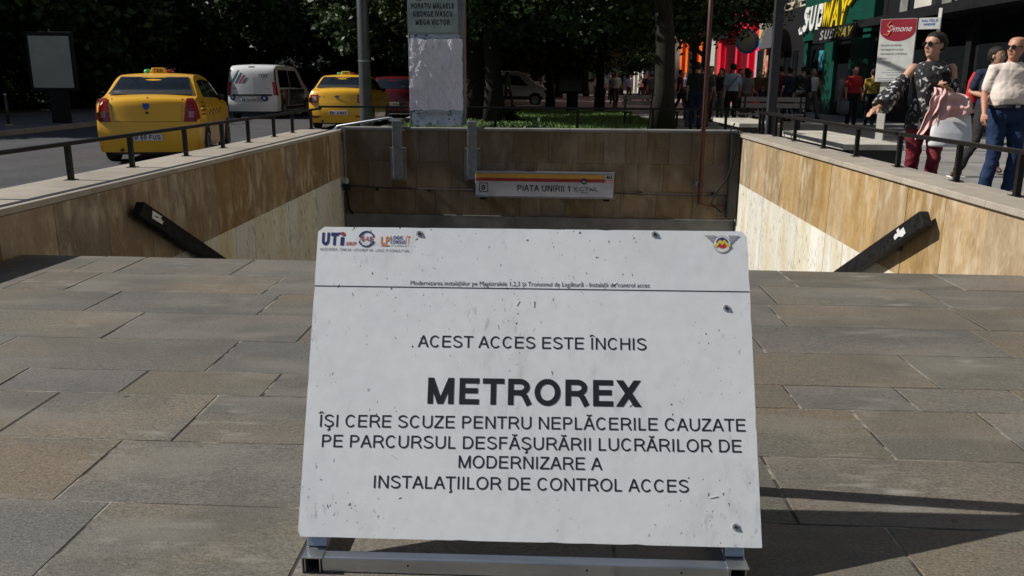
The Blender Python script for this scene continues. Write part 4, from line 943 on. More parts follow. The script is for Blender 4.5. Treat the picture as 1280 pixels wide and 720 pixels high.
    mb = MB(); mb.tube([(0, 0, 0), (-.35, -.65, -.10)], .004, 4); mb.build('sign_cable', M['plastic'], r_)
    return t
taxi((-6.90, 14.45, -.186), radians(13), 'nearest yellow taxi with a blue badge and tall red tail lights, plate ending FUS', 0)
taxi((-5.97, 24.2, -.13), radians(1), 'second yellow taxi, partly behind the grey lamp post, with square tail lights', 1)

# white panel van
t = thing('van', 'white panel van with diagonal stripes on its rear doors beside the nearest taxi', 'van', (-10.16, 29.2, -.06), 0)
VAN = [(.05, .26), (.0, .42), (.0, .62), (.03, .66), (.05, 1.1), (.10, 1.60), (.20, 1.79), (.45, 1.84), (1.5, 1.86), (2.5, 1.84), (2.95, 1.72), (3.5, 1.20), (4.05, 1.02), (4.32, .82), (4.38, .55), (4.36, .28)]
c = Car(VAN, .90, 1.02, .13, 4.4, sill=.26, bow=.06, rearround=.06); c.body(M['vanwhite'], t)
c.rear_patch('door_seam', [(.66, .095, .105), (1.78, .095, .105)], M['greyink'], t, off=.004, n=1)
c.rear_patch('trim_strip', [(.78, -.80, .82), (.84, -.80, .82)], M['plastic'], t, off=.018)
c.rear_patch('plate_recess', [(.58, -.6, .45), (.76, -.6, .45)], M['greyink'], t, off=.006)
plate(c, t, -.10, .655, 'B 12 DRE', off=.02)
c.rear_patch('high_brake_light', [(1.74, -.15, .12), (1.775, -.15, .12)], M['plastic'], t, off=.008, n=3)
for s_ in (-1, 1):
    L = put('tail_light', None, t); c.side_patch('lens', s_, [(.03, .80), (.20, .80), (.16, 1.25), (.08, 1.25)], M['taillight'], L, off=.008); a, b = sorted((s_*.88, s_*.99)); c.rear_patch('lens', [(.80, a, b), (1.25, a, b)], M['taillight'], L, off=.010, n=3)
    c.side_patch('pillar_trim', s_, [(.08, 1.25), (.16, 1.25), (.30, 1.68), (.20, 1.68)], M['plastic'], t, off=.006)
    c.side_patch('side_window', s_, [(.42, 1.06), (1.58, 1.06), (1.58, 1.66), (.50, 1.66)], M['glass'], t); c.side_patch('side_window', s_, [(1.66, 1.06), (3.15, 1.02), (2.6, 1.64), (1.66, 1.66)], M['glass'], t)
    c.side_patch('flank_shade', s_, [(.40, .44), (3.25, .44), (3.4, 1.0), (.40, 1.0)], mat('flank_shade_paint', (.03, .03, .035), .25, coat=.4) if s_ < 0 else bpy.data.materials['flank_shade_paint'], t, off=.0015, nu=14)  # dark panel painting the shade and dark reflection on the white flank
    c.side_patch('door_seam', s_, [(1.61, .36), (1.625, .36), (1.625, 1.66), (1.61, 1.66)], M['greyink'], t, off=.002)
    for k, m_ in enumerate((M['greyink'], M['redink'], M['greyink'], M['navy'])):
        c.side_patch('flank_stripe', s_, [(.6+.28*k, .42), (.72+.28*k, .42), (.92+.28*k, 1.02), (.80+.28*k, 1.02)], m_, t, off=.003, nu=1)
    c.side_patch('sill_trim', s_, [(.5, .30), (3.3, .30), (3.3, .42), (.5, .42)], M['plastic'], t, off=.012)
for k, (m_, lo, hi) in enumerate(((M['darkmetal'], 1.28, 1.68), (M['darkmetal'], 1.25, 1.60), (M['redink'], 1.25, 1.53), (M['darkmetal'], 1.25, 1.44))):
    v = -.86+k*.17; c.rear_patch('door_stripe', [(lo-.04, v-.055, v+.035), (hi-.04, v+.22*(hi-lo)/.4, v+.22*(hi-lo)/.4+.09)], m_ if m_ != M['darkmetal'] else mat('teal_print', (.03, .14, .17), .5), t, off=.004, n=2)
F = frame(tuple(c.rp(.52, 1.40, .006)), (1, 0, 0), (0, .08, 1)); caps('door_lettering', 'UEBE', F, M['darkmetal'], t, wid=.30, hgt=.12, bold=True, gap=.35)
for v in (-.80, .52):
    mb = MB(); p = c.rp(v, .72 if v < 0 else .70, .02); mb.tube([p+Vector((0, .01, 0)), p], [.13, .13] if v > 0 else [.09, .09], 18, ry=[.10, .10] if v > 0 else None); me = mb.mesh('round_logo', M['navy']); put('round_logo', me, t)
    mb = MB(); mb.disc(p+Vector((-.01, -.004, .01)), .045, (0, 1, 0), .006, 12); mb.build('logo_centre', M['white'], t)
F = frame(tuple(c.rp(-.72, 1.02, .006)), (1, 0, 0), (0, .05, 1)); caps('door_lettering', 'DR', F, M['darkmetal'], t, wid=.12, hgt=.035, bold=True)
F = frame(tuple(c.rp(.62, 1.02, .006)), (1, 0, 0), (0, .05, 1)); mb = MB(); mb.box(-.12, .12, 0, .02, 0, .002); mb.xf(F); mb.build('door_print', M['greyink'], t)
wheels(c, t, (.75, 3.55), r=.31)
mb = MB(); mb.box(-.7, .7, .1, .6, .17, .3); mb.build('underbody', M['plastic'], t)

def hatch(loc, rz, label, m_, name='parked_car'):
    t = thing(name, label, 'car', loc, rz)
    HB = [(.04, .24), (.0, .36), (.0, .66), (.05, .72), (.08, .98), (.22, 1.10), (.42, 1.40), (.62, 1.47), (1.6, 1.49), (2.1, 1.44), (2.8, 1.05), (3.5, .93), (3.8, .72), (3.84, .5), (3.82, .26)]
    c = Car(HB, .84, .96, .34, 3.85, sill=.23); c.body(m_, t)
    c.rear_patch('rear_window', [(1.04, -.84, .84), (1.38, -.80, .80)], M['glass'], t)
    for s_ in (-1, 1):
        c.side_patch('side_window', s_, [(.75, 1.04), (1.55, 1.02), (1.5, 1.38), (.95, 1.36)], M['glass'], t); c.side_patch('side_window', s_, [(1.62, 1.02), (2.55, 1.0), (2.1, 1.34), (1.6, 1.38)], M['glass'], t)
        L = put('tail_light', None, t); a, b = sorted((s_*.80, s_*.98)); c.rear_patch('lens', [(.74, a, b), (1.0, a, b)], M['taillight'], L, off=.01, n=4)
        mb = MB(); p = c.sp(s_, 2.45, 1.02, .06); mb.ell(tuple(p), .08, .05, .06, 8, 6); mb.build('wing_mirror', M['plastic'], t, smooth=True)
    plate(c, t, 0, .50, 'B 17 RKM'); wheels(c, t, (.7, 3.1), r=.29)
    mb = MB(); mb.box(-.6, .6, .12, .5, .16, .28); mb.build('underbody', M['plastic'], t)
    return t
hatch((-5.55, 30.6, -.06), radians(2), 'dark red hatchback between the second taxi and the poster pillar', M['red'])
hatch((-5.3, 37.5, -.05), radians(0), 'dark car parked beyond the red hatchback', mat('dark_car_paint', (.02, .025, .035), .25, coat=.6))
# crew van seen side-on across the park
t = thing('van', 'white crew van standing side-on beyond the park trees', 'van', (-4.1, 47.5, -.05), -pi/2)
c = Car(VAN, .92, 1.05, .10, 4.4, sill=.3, bow=.05); c.body(M['vanwhite'], t)
for s_ in (-1, 1):
    c.side_patch('side_window', s_, [(.5, 1.15), (1.2, 1.15), (1.2, 1.62), (.55, 1.62)], M['glass'], t); c.side_patch('side_window', s_, [(1.3, 1.15), (2.0, 1.15), (2.0, 1.62), (1.3, 1.62)], M['glass'], t); c.side_patch('side_window', s_, [(2.1, 1.12), (3.1, 1.06), (2.6, 1.58), (2.1, 1.62)], M['glass'], t)
    c.side_patch('sill_trim', s_, [(.5, .34), (3.9, .34), (3.9, .52), (.5, .52)], M['plastic'], t, off=.01)
wheels(c, t, (.8, 3.5), r=.33)

# ================================================================ street furniture
t = thing('lamp_post', 'tall grey metal lamp post standing in front of the second taxi', 'lamp post', (-4.33, 20.4, -.04))
mb = MB(); mb.tube([(0, 0, 0), (0, 0, .5), (0, 0, 1.9), (0, 0, 9)], [.155, .15, .14, .09], 20); mb.build('pole', mat('lamp_post_grey', (.10, .105, .11), .35, metal=.3, col2=(.07, .075, .08), scale=4), t, smooth=True)
mb = MB(); mb.tube([(0, 0, 1.72), (0, 0, 1.76)], .15, 20); mb.tube([(0, 0, 0), (0, 0, .06)], .24, 20); mb.build('collar', M['steel'], t)
mb = MB(); mb.tube([(0, 0, 9), (.1, 0, 9.4), (.9, 0, 9.6)], .05, 10); mb.build('arm', M['darkmetal'], t); mb = MB(); mb.box(.8, 1.5, -.15, .15, 9.5, 9.65); mb.build('lamp_head', M['darkmetal'], t, bevel=.03)
def adpanel(loc, rz, label, w_=1.28, h_=1.82, z0=.95, face=(.16, .165, .155)):
    t = thing('advertising_panel', label, 'advertising panel', loc, rz)
    mb = MB(); mb.box(-w_/2, w_/2, -.08, .08, z0, z0+h_); mb.build('panel_frame', M['black'], t, bevel=.02)
    mb = MB(); mb.box(-w_/2+.09, w_/2-.09, -.09, -.079, z0+.09, z0+h_-.12); mb.build('glass_face', mat('faded_poster_glass', face, .35, col2=tuple(x*.8 for x in face), scale=1.5), t)
    mb = MB(); mb.box(-.17, .33, -.09, .09, 0, z0); mb.build('foot', M['black'], t, bevel=.01)
    mb = MB(); mb.tube([(.02, 0, z0+h_), (.02, 0, z0+h_+.08)], .03, 8); mb.build('lifting_eye', M['darkmetal'], t)
adpanel((-14.36, 24.6, -.01), radians(10), 'black framed advertising panel with a blank grey sheet across the road', face=(.34, .35, .32), h_=1.66, z0=.93)
adpanel((1.05, 37.5, 0), 0, 'dark advertising panel standing among the park trees beyond the lawn', w_=1.15, h_=1.7, z0=.75, face=(.06, .07, .065))
def bollard(x, y, z, h, label):
    t = thing('bollard', label, 'bollard', (x, y, z)); mb = MB(); mb.tube([(0, 0, 0), (0, 0, h)], .04, 10); mb.build('post', M['darkmetal'], t, smooth=True)
    mb = MB(); mb.tube([(0, 0, 0), (0, 0, .05)], .10, 12); mb.build('foot', M['ledge'], t); mb = MB(); mb.ell((0, 0, h), .045, .045, .04, 10, 6); mb.build('cap', M['steel'], t, smooth=True)
bollard(-15.0, 23.2, -.02, .85, 'thin grey bollard in front of the blank advertising panel'); bollard(-16.9, 23.6, -.02, .8, 'thin grey bollard left of the blank advertising panel'); bollard(-12.9+.0, 50, .06, .8, 'thin grey bollard far along the left pavement')

# stone slab benches beside the walkers
def slab_bench(x0, x1, y0, y1, label, tiles):
    t = thing('stone_bench', label, 'bench', ((x0+x1)/2, (y0+y1)/2, 0)); o = Vector(((x0+x1)/2, (y0+y1)/2, 0))
    mb = MB(); mb.box(x0+.12-o.x, x1-.05-o.x, y0+.10-o.y, y1-.1-o.y, 0, .365); mb.build('plinth', M['plinth'], t)
    L = (y1-y0)/tiles
    for i in range(tiles):
        mb = MB(); mb.box(x0-o.x, x1-o.x, y0+i*L+.004-o.y, y0+(i+1)*L-.004-o.y, .37, .45); mb.build('seat_slab', mat('bench_marble', (.60, .57, .50), .5, col2=(.42, .40, .35), scale=4, grain=.1) if i == 0 and 'bench_marble' not in bpy.data.materials else bpy.data.materials['bench_marble'], t, bevel=.008)
slab_bench(3.97, 4.78, 11.46, 14.7, 'nearer pale stone slab bench on a dark base behind the right railing', 3)
slab_bench(3.86, 4.68, 17.2, 19.9, 'farther pale stone slab bench on a dark base near the dark tree trunk', 2)
def wood_bench(x, y, rz, label, group=None):
    t = thing('park_bench', label, 'bench', (x, y, 0), rz, group)
    for k in range(3): mb = MB(); mb.box(-.8, .8, -.22+k*.15, -.10+k*.15, .43, .46); mb.build('seat_slat', M['ledge'], t)
    for k in range(2): mb = MB(); mb.box(-.8, .8, .25, .28, .60+k*.16, .72+k*.16); mb.build('back_slat', M['ledge'], t)
    for s_ in (-.7, .7): mb = MB(); mb.bar((s_, -.2, .43), (s_, -.2, 0), .05, .05); mb.bar((s_, .27, 0), (s_, .27, .88), .05, .05); mb.bar((s_, -.22, .41), (s_, .27, .41), .05, .04); mb.build('leg_frame', M['darkmetal'], t)
wood_bench(3.0, 24.5, radians(15), 'slatted park bench at the lawn corner with a pedestrian crowd beyond')
wood_bench(5.8, 22.3, radians(-20), 'slatted park bench under the people resting in shade')
# dark steel pole by the green shop
t = thing('steel_pole', 'dark square steel pole standing beside the far stone bench', 'pole', (4.27, 16.4, 0))
mb = MB(); mb.box(-.075, .075, -.075, .075, 0, 6); mb.build('shaft', M['darkmetal'], t); mb = MB(); mb.box(-.13, .13, -.13, .13, 0, .03); mb.build('base_plate', M['darkmetal'], t)

# ================================================================ shop row on the right
XF = 11.5
def wallbox(t, name, y0, y1, z0, z1, m, x0=XF, x1=XF+6, o=(0, 0, 0)):
    mb = MB(); mb.box(x0-o[0], x1-o[0], y0-o[1], y1-o[1], z0, z1); return mb.build(name, m, t)
m_beige = mat('beige_stone_facade', (.50, .44, .34), .7, col2=(.42, .37, .29), scale=1.2, grain=.1)
m_dark = mat('dark_shopfront', (.012, .012, .013), .35, col2=(.02, .02, .022))
m_glassd = mat('shop_glass', (.010, .012, .014), .08, spec=.8)
m_green = mat('green_fascia', (.004, .062, .042), .4, col2=(.003, .05, .034), scale=1)
m_redf = mat('bright_red_facade', (.80, .025, .075), .5, col2=(.72, .02, .065), scale=1)
m_orf = mat('orange_facade', (.80, .17, .02), .5, col2=(.68, .13, .02), scale=1)
m_pale = mat('pale_column_stone', (.58, .56, .50), .6, col2=(.45, .43, .38), scale=2)
def upper(t, y0, y1, o, wins=True):
    """beige upper storeys with stone piers and real recessed windows"""
    wallbox(t, 'upper_wall', y0, y1, 4.6, 22, m_beige, x0=XF+.35, o=o)
    n = max(1, round((y1-y0)/2.6)); L = (y1-y0)/n
    for i in range(n):
        wallbox(t, 'pier', y0+i*L, y0+i*L+.55, 4.6, 22, m_beige, x0=XF+.1, x1=XF+.36, o=o)
        for fl in range(4):
            z = 5.0+fl*3.3; w0 = y0+i*L+.85; w1 = y0+(i+1)*L-.3
            q = put('window', None, t); wallbox(q, 'pane', w0, w1, z, z+2, m_glassd, x0=XF+.33, x1=XF+.36, o=o); wallbox(q, 'sill', w0-.08, w1+.08, z-.1, z, M['ledge'], x0=XF+.2, x1=XF+.36, o=o)
            wallbox(q, 'mullion', (w0+w1)/2-.03, (w0+w1)/2+.03, z, z+2, M['white'], x0=XF+.31, x1=XF+.34, o=o)
# A dark glazed shop, nearest
o = (XF, 20, 0); t = thing('shop_building', 'dark glazed shop building with pale upper piers nearest on the right', 'building', o)
wallbox(t, 'wall', 2, 30.2, 0, 4.6, m_dark, o=o); upper(t, 2, 30.2, o)
for y in (4, 8, 12, 16, 20, 24, 28): wallbox(t, 'shop_window', y+.15, y+3.6, .5, 3.0, m_glassd, x0=XF-.03, x1=XF+.02, o=o); wallbox(t, 'column', y-.2, y+.1, 0, 3.3, m_dark, x0=XF-.14, x1=XF+.02, o=o)
wallbox(t, 'canopy', 6, 30.1, 3.05, 3.30, m_dark, x0=XF-1.0, x1=XF+.1, o=o)
for y in (26.6, 23.9): wallbox(t, 'pale_pier', y, y+1.2, 3.5, 4.7, m_pale, x0=XF-.12, x1=XF+.05, o=o)
for y in (28.4, 25.4): wallbox(t, 'grey_panel', y, y+.6, 3.45, 4.7, M['concrete'], x0=XF-.08, x1=XF+.04, o=o)
# B green sandwich shop
o = (XF, 34, 0); t = thing('shop_building', 'green fronted sandwich shop with a white and yellow name sign', 'building', o)
wallbox(t, 'wall', 30.25, 39.0, 0, 4.6, m_dark, o=o); upper(t, 30.25, 39.0, o)
wallbox(t, 'fascia', 30.6, 38.7, 3.0, 5.6, m_green, x0=XF-.30, x1=XF+.01, o=o)
for (y0, y1) in ((31.0, 32.9), (34.6, 35.9), (38.2, 38.7)): wallbox(t, 'green_panel', y0, y1, .0, 2.99, m_green, x0=XF-.2, x1=XF+.01, o=o)
for (y0, y1) in ((32.95, 34.55), (35.95, 38.15)):
    q = wallbox(t, 'shop_window', y0, y1, .1, 2.95, m_glassd, x0=XF-.06, x1=XF+.01, o=o); wallbox(q, 'frame', y0, y0+.06, .1, 2.95, m_dark, x0=XF-.1, x1=XF-.05, o=o)
wallbox(t, 'window_poster', 36.3, 36.9, 1.75, 2.55, mat('cyan_poster', (.05, .30, .36), .5, scale=9), x0=XF-.09, x1=XF-.065, o=o)
for z in (3.7, 4.5): wallbox(t, 'fascia_joint', 30.62, 38.68, z, z+.015, m_dark, x0=XF-.303, x1=XF-.299, o=o)
def facade_frame(y, z, x): return frame((x-XF, y-34, z), (0, -1, 0), (0, 0, 1))
# slanted letters, white SUB and yellow WAY, as solid letters
def solid_caps(body, fr, m, parent, wid, hgt, depth, **k):
    mb = caps_mb(body, wid, hgt, **k); k2 = MB()
    n = len(mb.v); k2.add([(a, b, depth) for a, b, z in mb.v], mb.f); k2.add([(a, b, 0) for a, b, z in mb.v], [tuple(reversed(f)) for f in mb.f])
    for i, f in enumerate(mb.f):
        for a, b in zip(f, f[1:]+f[:1]): k2.add([k2.v[a], k2.v[b], k2.v[b+n], k2.v[a+n]], [(0, 1, 2, 3)])
    k2.xf(fr); me = k2.mesh('sign_lettering', m); bm = bmesh.new(); bm.from_mesh(me); bmesh.ops.recalc_face_normals(bm, faces=bm.faces); bm.to_mesh(me); bm.free()
    return put('sign_lettering', me, parent)
SUBW = mat('sign_white', (.82, .82, .80), .4); SUBY = mat('sign_yellow', (.85, .60, .02), .4)
fr = facade_frame(37.1, 3.38, XF-.31)
solid_caps('SUB', fr, SUBW, t, 2.65, .98, .12, bold=True, stroke=.22, shear=.30, gap=.12)
solid_caps('WAY', facade_frame(34.3, 3.38, XF-.31), SUBY, t, 2.85, .98, .12, bold=True, stroke=.22, shear=.30, gap=.05)
mb = MB(); F = facade_frame(33.0, 4.08, XF-.31); mb.prism([(0, 0, .0), (.55, .32, 0), (.40, .42, 0), (.95, .50, 0), (.75, .08, 0), (.66, .20, 0), (.1, -.08, 0)][::-1], (0, 0, .12)); mb.xf(F); me = mb.mesh('sign_arrow', SUBY); put('sign_arrow', modded(me, [], fixn=True), t)
mb = MB(); F = facade_frame(38.4, 3.40, XF-.31); mb.prism([(0, 0, 0), (-.45, .02, 0), (-.40, .22, 0), (-.62, .10, 0), (-.42, -.12, 0), (0, -.1, 0)][::-1], (0, 0, .12)); mb.xf(F); me = mb.mesh('sign_arrow', SUBW); put('sign_arrow', modded(me, [], fixn=True), t)
# projecting black name box
q = put('projecting_sign', None, t)
wallbox(q, 'sign_case', 30.2, 34.9, 2.74, 3.26, m_dark, x0=XF-1.0, x1=XF-.75, o=o)
caps('sign_lettering', 'SUB', facade_frame(33.25, 2.84, XF-1.003), mat('dull_white_sign', (.30, .30, .30), .5), q, wid=1.7, hgt=.34, bold=True, stroke=.22, gap=.1, shear=.3)
caps('sign_lettering', 'WAY', facade_frame(31.4, 2.84, XF-1.003), mat('dull_yellow_sign', (.28, .23, .04), .5), q, wid=1.85, hgt=.34, bold=True, stroke=.22, shear=.3)
wallbox(q, 'arm', 30.6, 30.7, 3.3, 3.36, m_dark, x0=XF-1.0, x1=XF-.2, o=o); wallbox(q, 'arm', 34.4, 34.5, 3.3, 3.36, m_dark, x0=XF-1.0, x1=XF-.2, o=o)
# C cluttered shops with an arched sign
o = (XF, 43, 0); t = thing('shop_building', 'shop building with an arched gold lettered sign and poster columns between green and red fronts', 'building', o)
wallbox(t, 'wall', 39.05, 47.5, 0, 4.6, m_dark, o=o); upper(t, 39.05, 47.5, o)
for (y0, y1, m_) in ((44.6, 45.5, mat('picture_column', (.45, .36, .28), .5, col2=(.45, .12, .06), scale=5, contrast=(.45, .52))), (43.2, 43.9, mat('brick_pattern_column', (.42, .15, .08), .5, col2=(.55, .48, .40), scale=6, contrast=(.45, .52))), (46.9, 47.3, M['greyink'])):
    wallbox(t, 'poster_column', y0, y1, .0, 2.9, m_, x0=XF-.25, x1=XF+.01, o=o)
for y in (40.2, 41.4, 42.3): wallbox(t, 'shop_window', y, y+.8, .4, 2.7, m_glassd, x0=XF-.04, x1=XF+.01, o=o)
q = put('arched_sign', None, t); F = frame((-.55, 43.2-43, 2.9), (0, -1, 0), (0, 0, 1))
mb = MB(); mb.prism([(1.9*cos(a), 1.35*sin(a), 0) for a in [pi*k/20 for k in range(21)]], (0, 0, .08)); mb.xf(F); me = mb.mesh('sign_plate', mat('grey_sign_plate', (.10, .10, .11), .5)); put('sign_plate', modded(me, [], fixn=True), q)
gold = mat('gold_lettering', (.50, .34, .05), .4)
for k, ch in enumerate('RESTOMAT'[0:8]):
    a = radians(158-k*19.4); fr = F @ Matrix.Translation((1.5*cos(a), 1.0*sin(a), .085)) @ Matrix.Rotation(a-pi/2, 4, 'Z'); caps('sign_lettering', ch, fr, gold, q, hgt=.26, bold=True)
q = put('round_sign', None, t); F = frame((-.9, 46.6-43, 3.35), (0, -1, 0), (0, 0, 1)) ; mb = MB(); mb.disc((-.9, 3.6, 3.35), .62, (0, 1, 0), .12, 28); mb.build('disc', m_dark, q); mb = MB(); mb.tube([(-.9, 3.53, 3.35), (-.9, 3.52, 3.35)], [.60, .60], 28); mb.build('rim', mat('blue_rim', (.03, .07, .2), .4), q); mb = MB(); mb.tube([(-.9, 3.515, 3.35), (-.9, 3.51, 3.35)], [.50, .50], 28); mb.build('face', mat('dark_sign_face', (.07, .07, .06), .5, col2=(.15, .12, .05), scale=6), q)
for z0, z1, m_ in ((3.95, 4.3, M['white']), (3.5, 3.93, mat('pale_yellow_sign', (.55, .50, .18), .5)), (3.0, 3.48, mat('blue_sign', (.04, .16, .42), .5))): wallbox(t, 'sign_band', 44.6, 46.4, z0, z1, m_, x0=XF-.35, x1=XF-.2, o=o)
# D red shop
o = (XF, 52, 0); t = thing('shop_building', 'bright red fronted shop building with a tall dark doorway', 'building', o)
wallbox(t, 'wall', 47.55, 58.5, 0, 7.5, m_redf, o=o); upper(t, 47.55, 58.5, o)
for (y0, y1) in ((49.2, 51.6),): q = wallbox(t, 'door', y0, y1, 0, 3.9, mat('dark_red_door', (.10, .006, .012), .4), x0=XF-.03, x1=XF+.02, o=o)
for (y0, y1) in ((48.6, 49.1), (51.7, 52.2), (56.5, 57.3)): wallbox(t, 'pilaster', y0, y1, 0, 4.2, m_redf, x0=XF-.28, x1=XF+.01, o=o)
wallbox(t, 'lintel', 48.6, 52.2, 4.2, 4.6, m_redf, x0=XF-.30, x1=XF+.01, o=o); wallbox(t, 'shop_window', 52.5, 56.2, .5, 3.6, mat('dark_red_glass', (.05, .006, .01), .2), x0=XF-.03, x1=XF+.02, o=o)
wallbox(t, 'sign_box', 53.5, 58.2, 3.9, 4.7, m_dark, x0=XF-.5, x1=XF-.1, o=o)
# E white notice bay, orange shop
o = (XF, 65, 0); t = thing('shop_building', 'orange fronted shop building with vertical orange strips', 'building', o)
wallbox(t, 'wall', 58.55, 74, 0, 6.5, mat('dark_orange_facade', (.40, .05, .012), .5), o=o); upper(t, 58.55, 74, o)
wallbox(t, 'white_notice', 59.2, 61.8, 1.0, 4.6, mat('notice_white', (.5, .5, .46), .6, col2=(.3, .3, .28), scale=3), x0=XF-.15, x1=XF+.01, o=o)
for y in (63.4, 66.2, 69.5, 72.4): wallbox(t, 'orange_strip', y, y+1.1, 0, 5.2, m_orf, x0=XF-.3, x1=XF+.01, o=o)
wallbox(t, 'orange_fascia', 62.5, 74, 5.2, 7.6, m_orf, x0=XF-.35, x1=XF+.01, o=o)
# F pale row beyond
o = (XF, 85, 0); t = thing('shop_building', 'pale stone building with columns at the far end of the shop row', 'building', o)
wallbox(t, 'wall', 74.05, 118, 0, 22, m_pale, o=o)
for k in range(9): wallbox(t, 'column', 75+k*4.6, 76.4+k*4.6, 0, 6, m_pale, x0=XF-.6, x1=XF+.01, o=o); wallbox(t, 'shop_window', 76.8+k*4.6, 79+k*4.6, .4, 3.5, m_glassd, x0=XF-.05, x1=XF+.01, o=o)

# price board with a red oval
t = thing('price_board', 'white price board with a red oval heading behind the woman in black', 'sign', (7.20, 18.2, 0), radians(-32))
mb = MB(); mb.box(-.36, .33, -.03, .03, 1.27, 2.52); mb.build('board', mat('sign_offwhite', (.62, .63, .60), .5), t, bevel=.004)
mb = MB()
el = [(-.36+.005, 2.515), (-.36+.005, 2.30)] + [(-.015+.34*cos(a), 2.30+.22*sin(a)) for a in [pi+pi*k/16 for k in range(1, 16)]] + [(.325, 2.30), (.325, 2.515)]
mb.prism([(x, -.0315, z) for x, z in el], (0, -.002, 0)); me = mb.mesh('red_oval', mat('wine_red_print', (.30, .01, .03), .5)); put('red_oval', modded(me, [], fixn=True), t)
text('name_lettering', 'Simone', frame((.02, -.035, 2.27), (1, 0, 0), (0, 0, 1)), M['white'], t, wid=.46, hgt=.12, shear=.4)
stroke(t, 'flourish', [(-.28, -.036, 2.22), (-.20, -.036, 2.20), (-.14, -.036, 2.30), (-.22, -.036, 2.40), (-.16, -.036, 2.47)], .014, M['orange'])
for k, (tx, wd_) in enumerate((('- EPILARE DEFINITIVA', .42), ('- TRATAMENTE FACIALE', .46), ('- TRATAMENTE CORPORALE', .54), ('- MASAJ', .17), ('- COSMETICA', .25))):
    caps('price_lettering', tx.replace('-', '-'), frame((-.33+wd_/2, -.0325, 1.98-k*.085), (1, 0, 0), (0, 0, 1)), M['greyink'] if 0 else M['darkmetal'], t, wid=wd_, hgt=.034)
for z, wd_ in ((1.50, .26), (1.45, .44), (1.40, .26), (1.33, .60), (1.29, .56)): mb = MB(); mb.box(-.02-wd_/2, -.02+wd_/2, -.0325, -.03, z, z+.018); mb.build('small_print', M['greyink'], t)
mb = MB(); mb.box(.36, .76, -.03, .0, 2.30, 2.52); mb.build('side_board', bpy.data.materials['sign_offwhite'], t)
for k, tx in enumerate(('SALTELE', 'VANZARE')): caps('side_lettering', tx, frame((.56, -.0325, 2.44-k*.07), (1, 0, 0), (0, 0, 1)), M['shield'], t, wid=.30-.08*k, hgt=.045, bold=True)
mb = MB(); mb.box(-.25, -.10, .035, .12, 0, 1.7); mb.build('pale_post', m_pale, t); mb = MB(); mb.box(.70, .76, 0, .06, 0, 2.70); mb.build('post', M['white'], t)

# blocks across the square, behind the trees
def block(name_label, x0, x1, y0, y1, h, m_, nx, nz, face='s'):
    o = ((x0+x1)/2, y0, 0); t = thing('apartment_building', name_label, 'building', o)
    mb = MB(); mb.box(x0-o[0], x1-o[0], 0, y1-y0, 0, h); mb.build('wall', m_, t); mb = MB(); mb.box(x0-o[0]-.3, x1-o[0]+.3, -.3, y1-y0, h, h+.5); mb.build('roof', M['concrete'], t)
    pw = (x1-x0)/nx; me = None
    for i in range(nx):
        for k in range(nz):
            if me is None: mb = MB(); mb.box(0, pw*.55, -.06, .02, 0, 1.5); me = mb.mesh('window', m_glassd)
            put('window', me, t, (x0-o[0]+pw*(i+.22), 0, 1.3+k*3.1))
m_pb = mat('pale_plaster', (.40, .42, .40), .8, col2=(.32, .34, .32), scale=1)
block('pale plaster apartment block behind the trees above the second taxi', -22, 6, 86, 98, 26, m_pb, 14, 8)
block('grey apartment block behind the trees on the far left', -90, -24, 92, 104, 26, mat('grey_plaster', (.20, .20, .20), .8, scale=1), 24, 8)
block('distant grey block closing the end of the shopping street', 6.5, 40, 132, 144, 24, mat('far_plaster', (.16, .17, .18), .8, scale=1), 12, 7)
# left side of the square, seen end-on
o = (-95, 20, 0); t = thing('apartment_building', 'long dark building along the far left side of the park', 'building', o); mb = MB(); mb.box(-10, 0, -60, 70, 0, 22); mb.build('wall', bpy.data.materials['grey_plaster'], t)
mb = MB(); mb.box(-.01, .05, -60, 70, 3.2, 3.5); mb.build('cornice', M['ledge'], t)

# ================================================================ trees
def crown_mesh(name, seed, rx, rz, nclump, nleaf, size, m=None, spread=1.0):
    r = random.Random(seed); vs = []; fs = []
    for c in range(nclump):
        while True:
            p = Vector((r.uniform(-1, 1), r.uniform(-1, 1), r.uniform(-1, 1)))
            if .25 < p.length < 1: break
        k = 1+.22*noise.noise(p*1.7+Vector((seed, 0, 0)))*2
        cx = Vector((p.x*rx*k, p.y*rx*k, p.z*rz*k)); cr = r.uniform(.55, 1.0)*spread
        for i in range(nleaf):
            d = Vector((r.gauss(0, 1), r.gauss(0, 1), r.gauss(0, .7))); q = cx + d*cr*.48
            s = size*r.uniform(.6, 1.25); a = Vector((r.gauss(0, 1), r.gauss(0, 1), r.gauss(0, .6))).normalized(); b = a.cross(Vector((r.gauss(0, 1), r.gauss(0, 1), r.gauss(0, 1)))).normalized()
            o = len(vs); vs += [q-a*s*.6, q-b*s*.36, q+a*s*.6, q+b*s*.36]; fs.append((o, o+1, o+2, o+3))
    me = bpy.data.meshes.new(name); me.from_pydata([tuple(v) for v in vs], [], fs); me.materials.append(m or M['leaf']); me.update(); return me
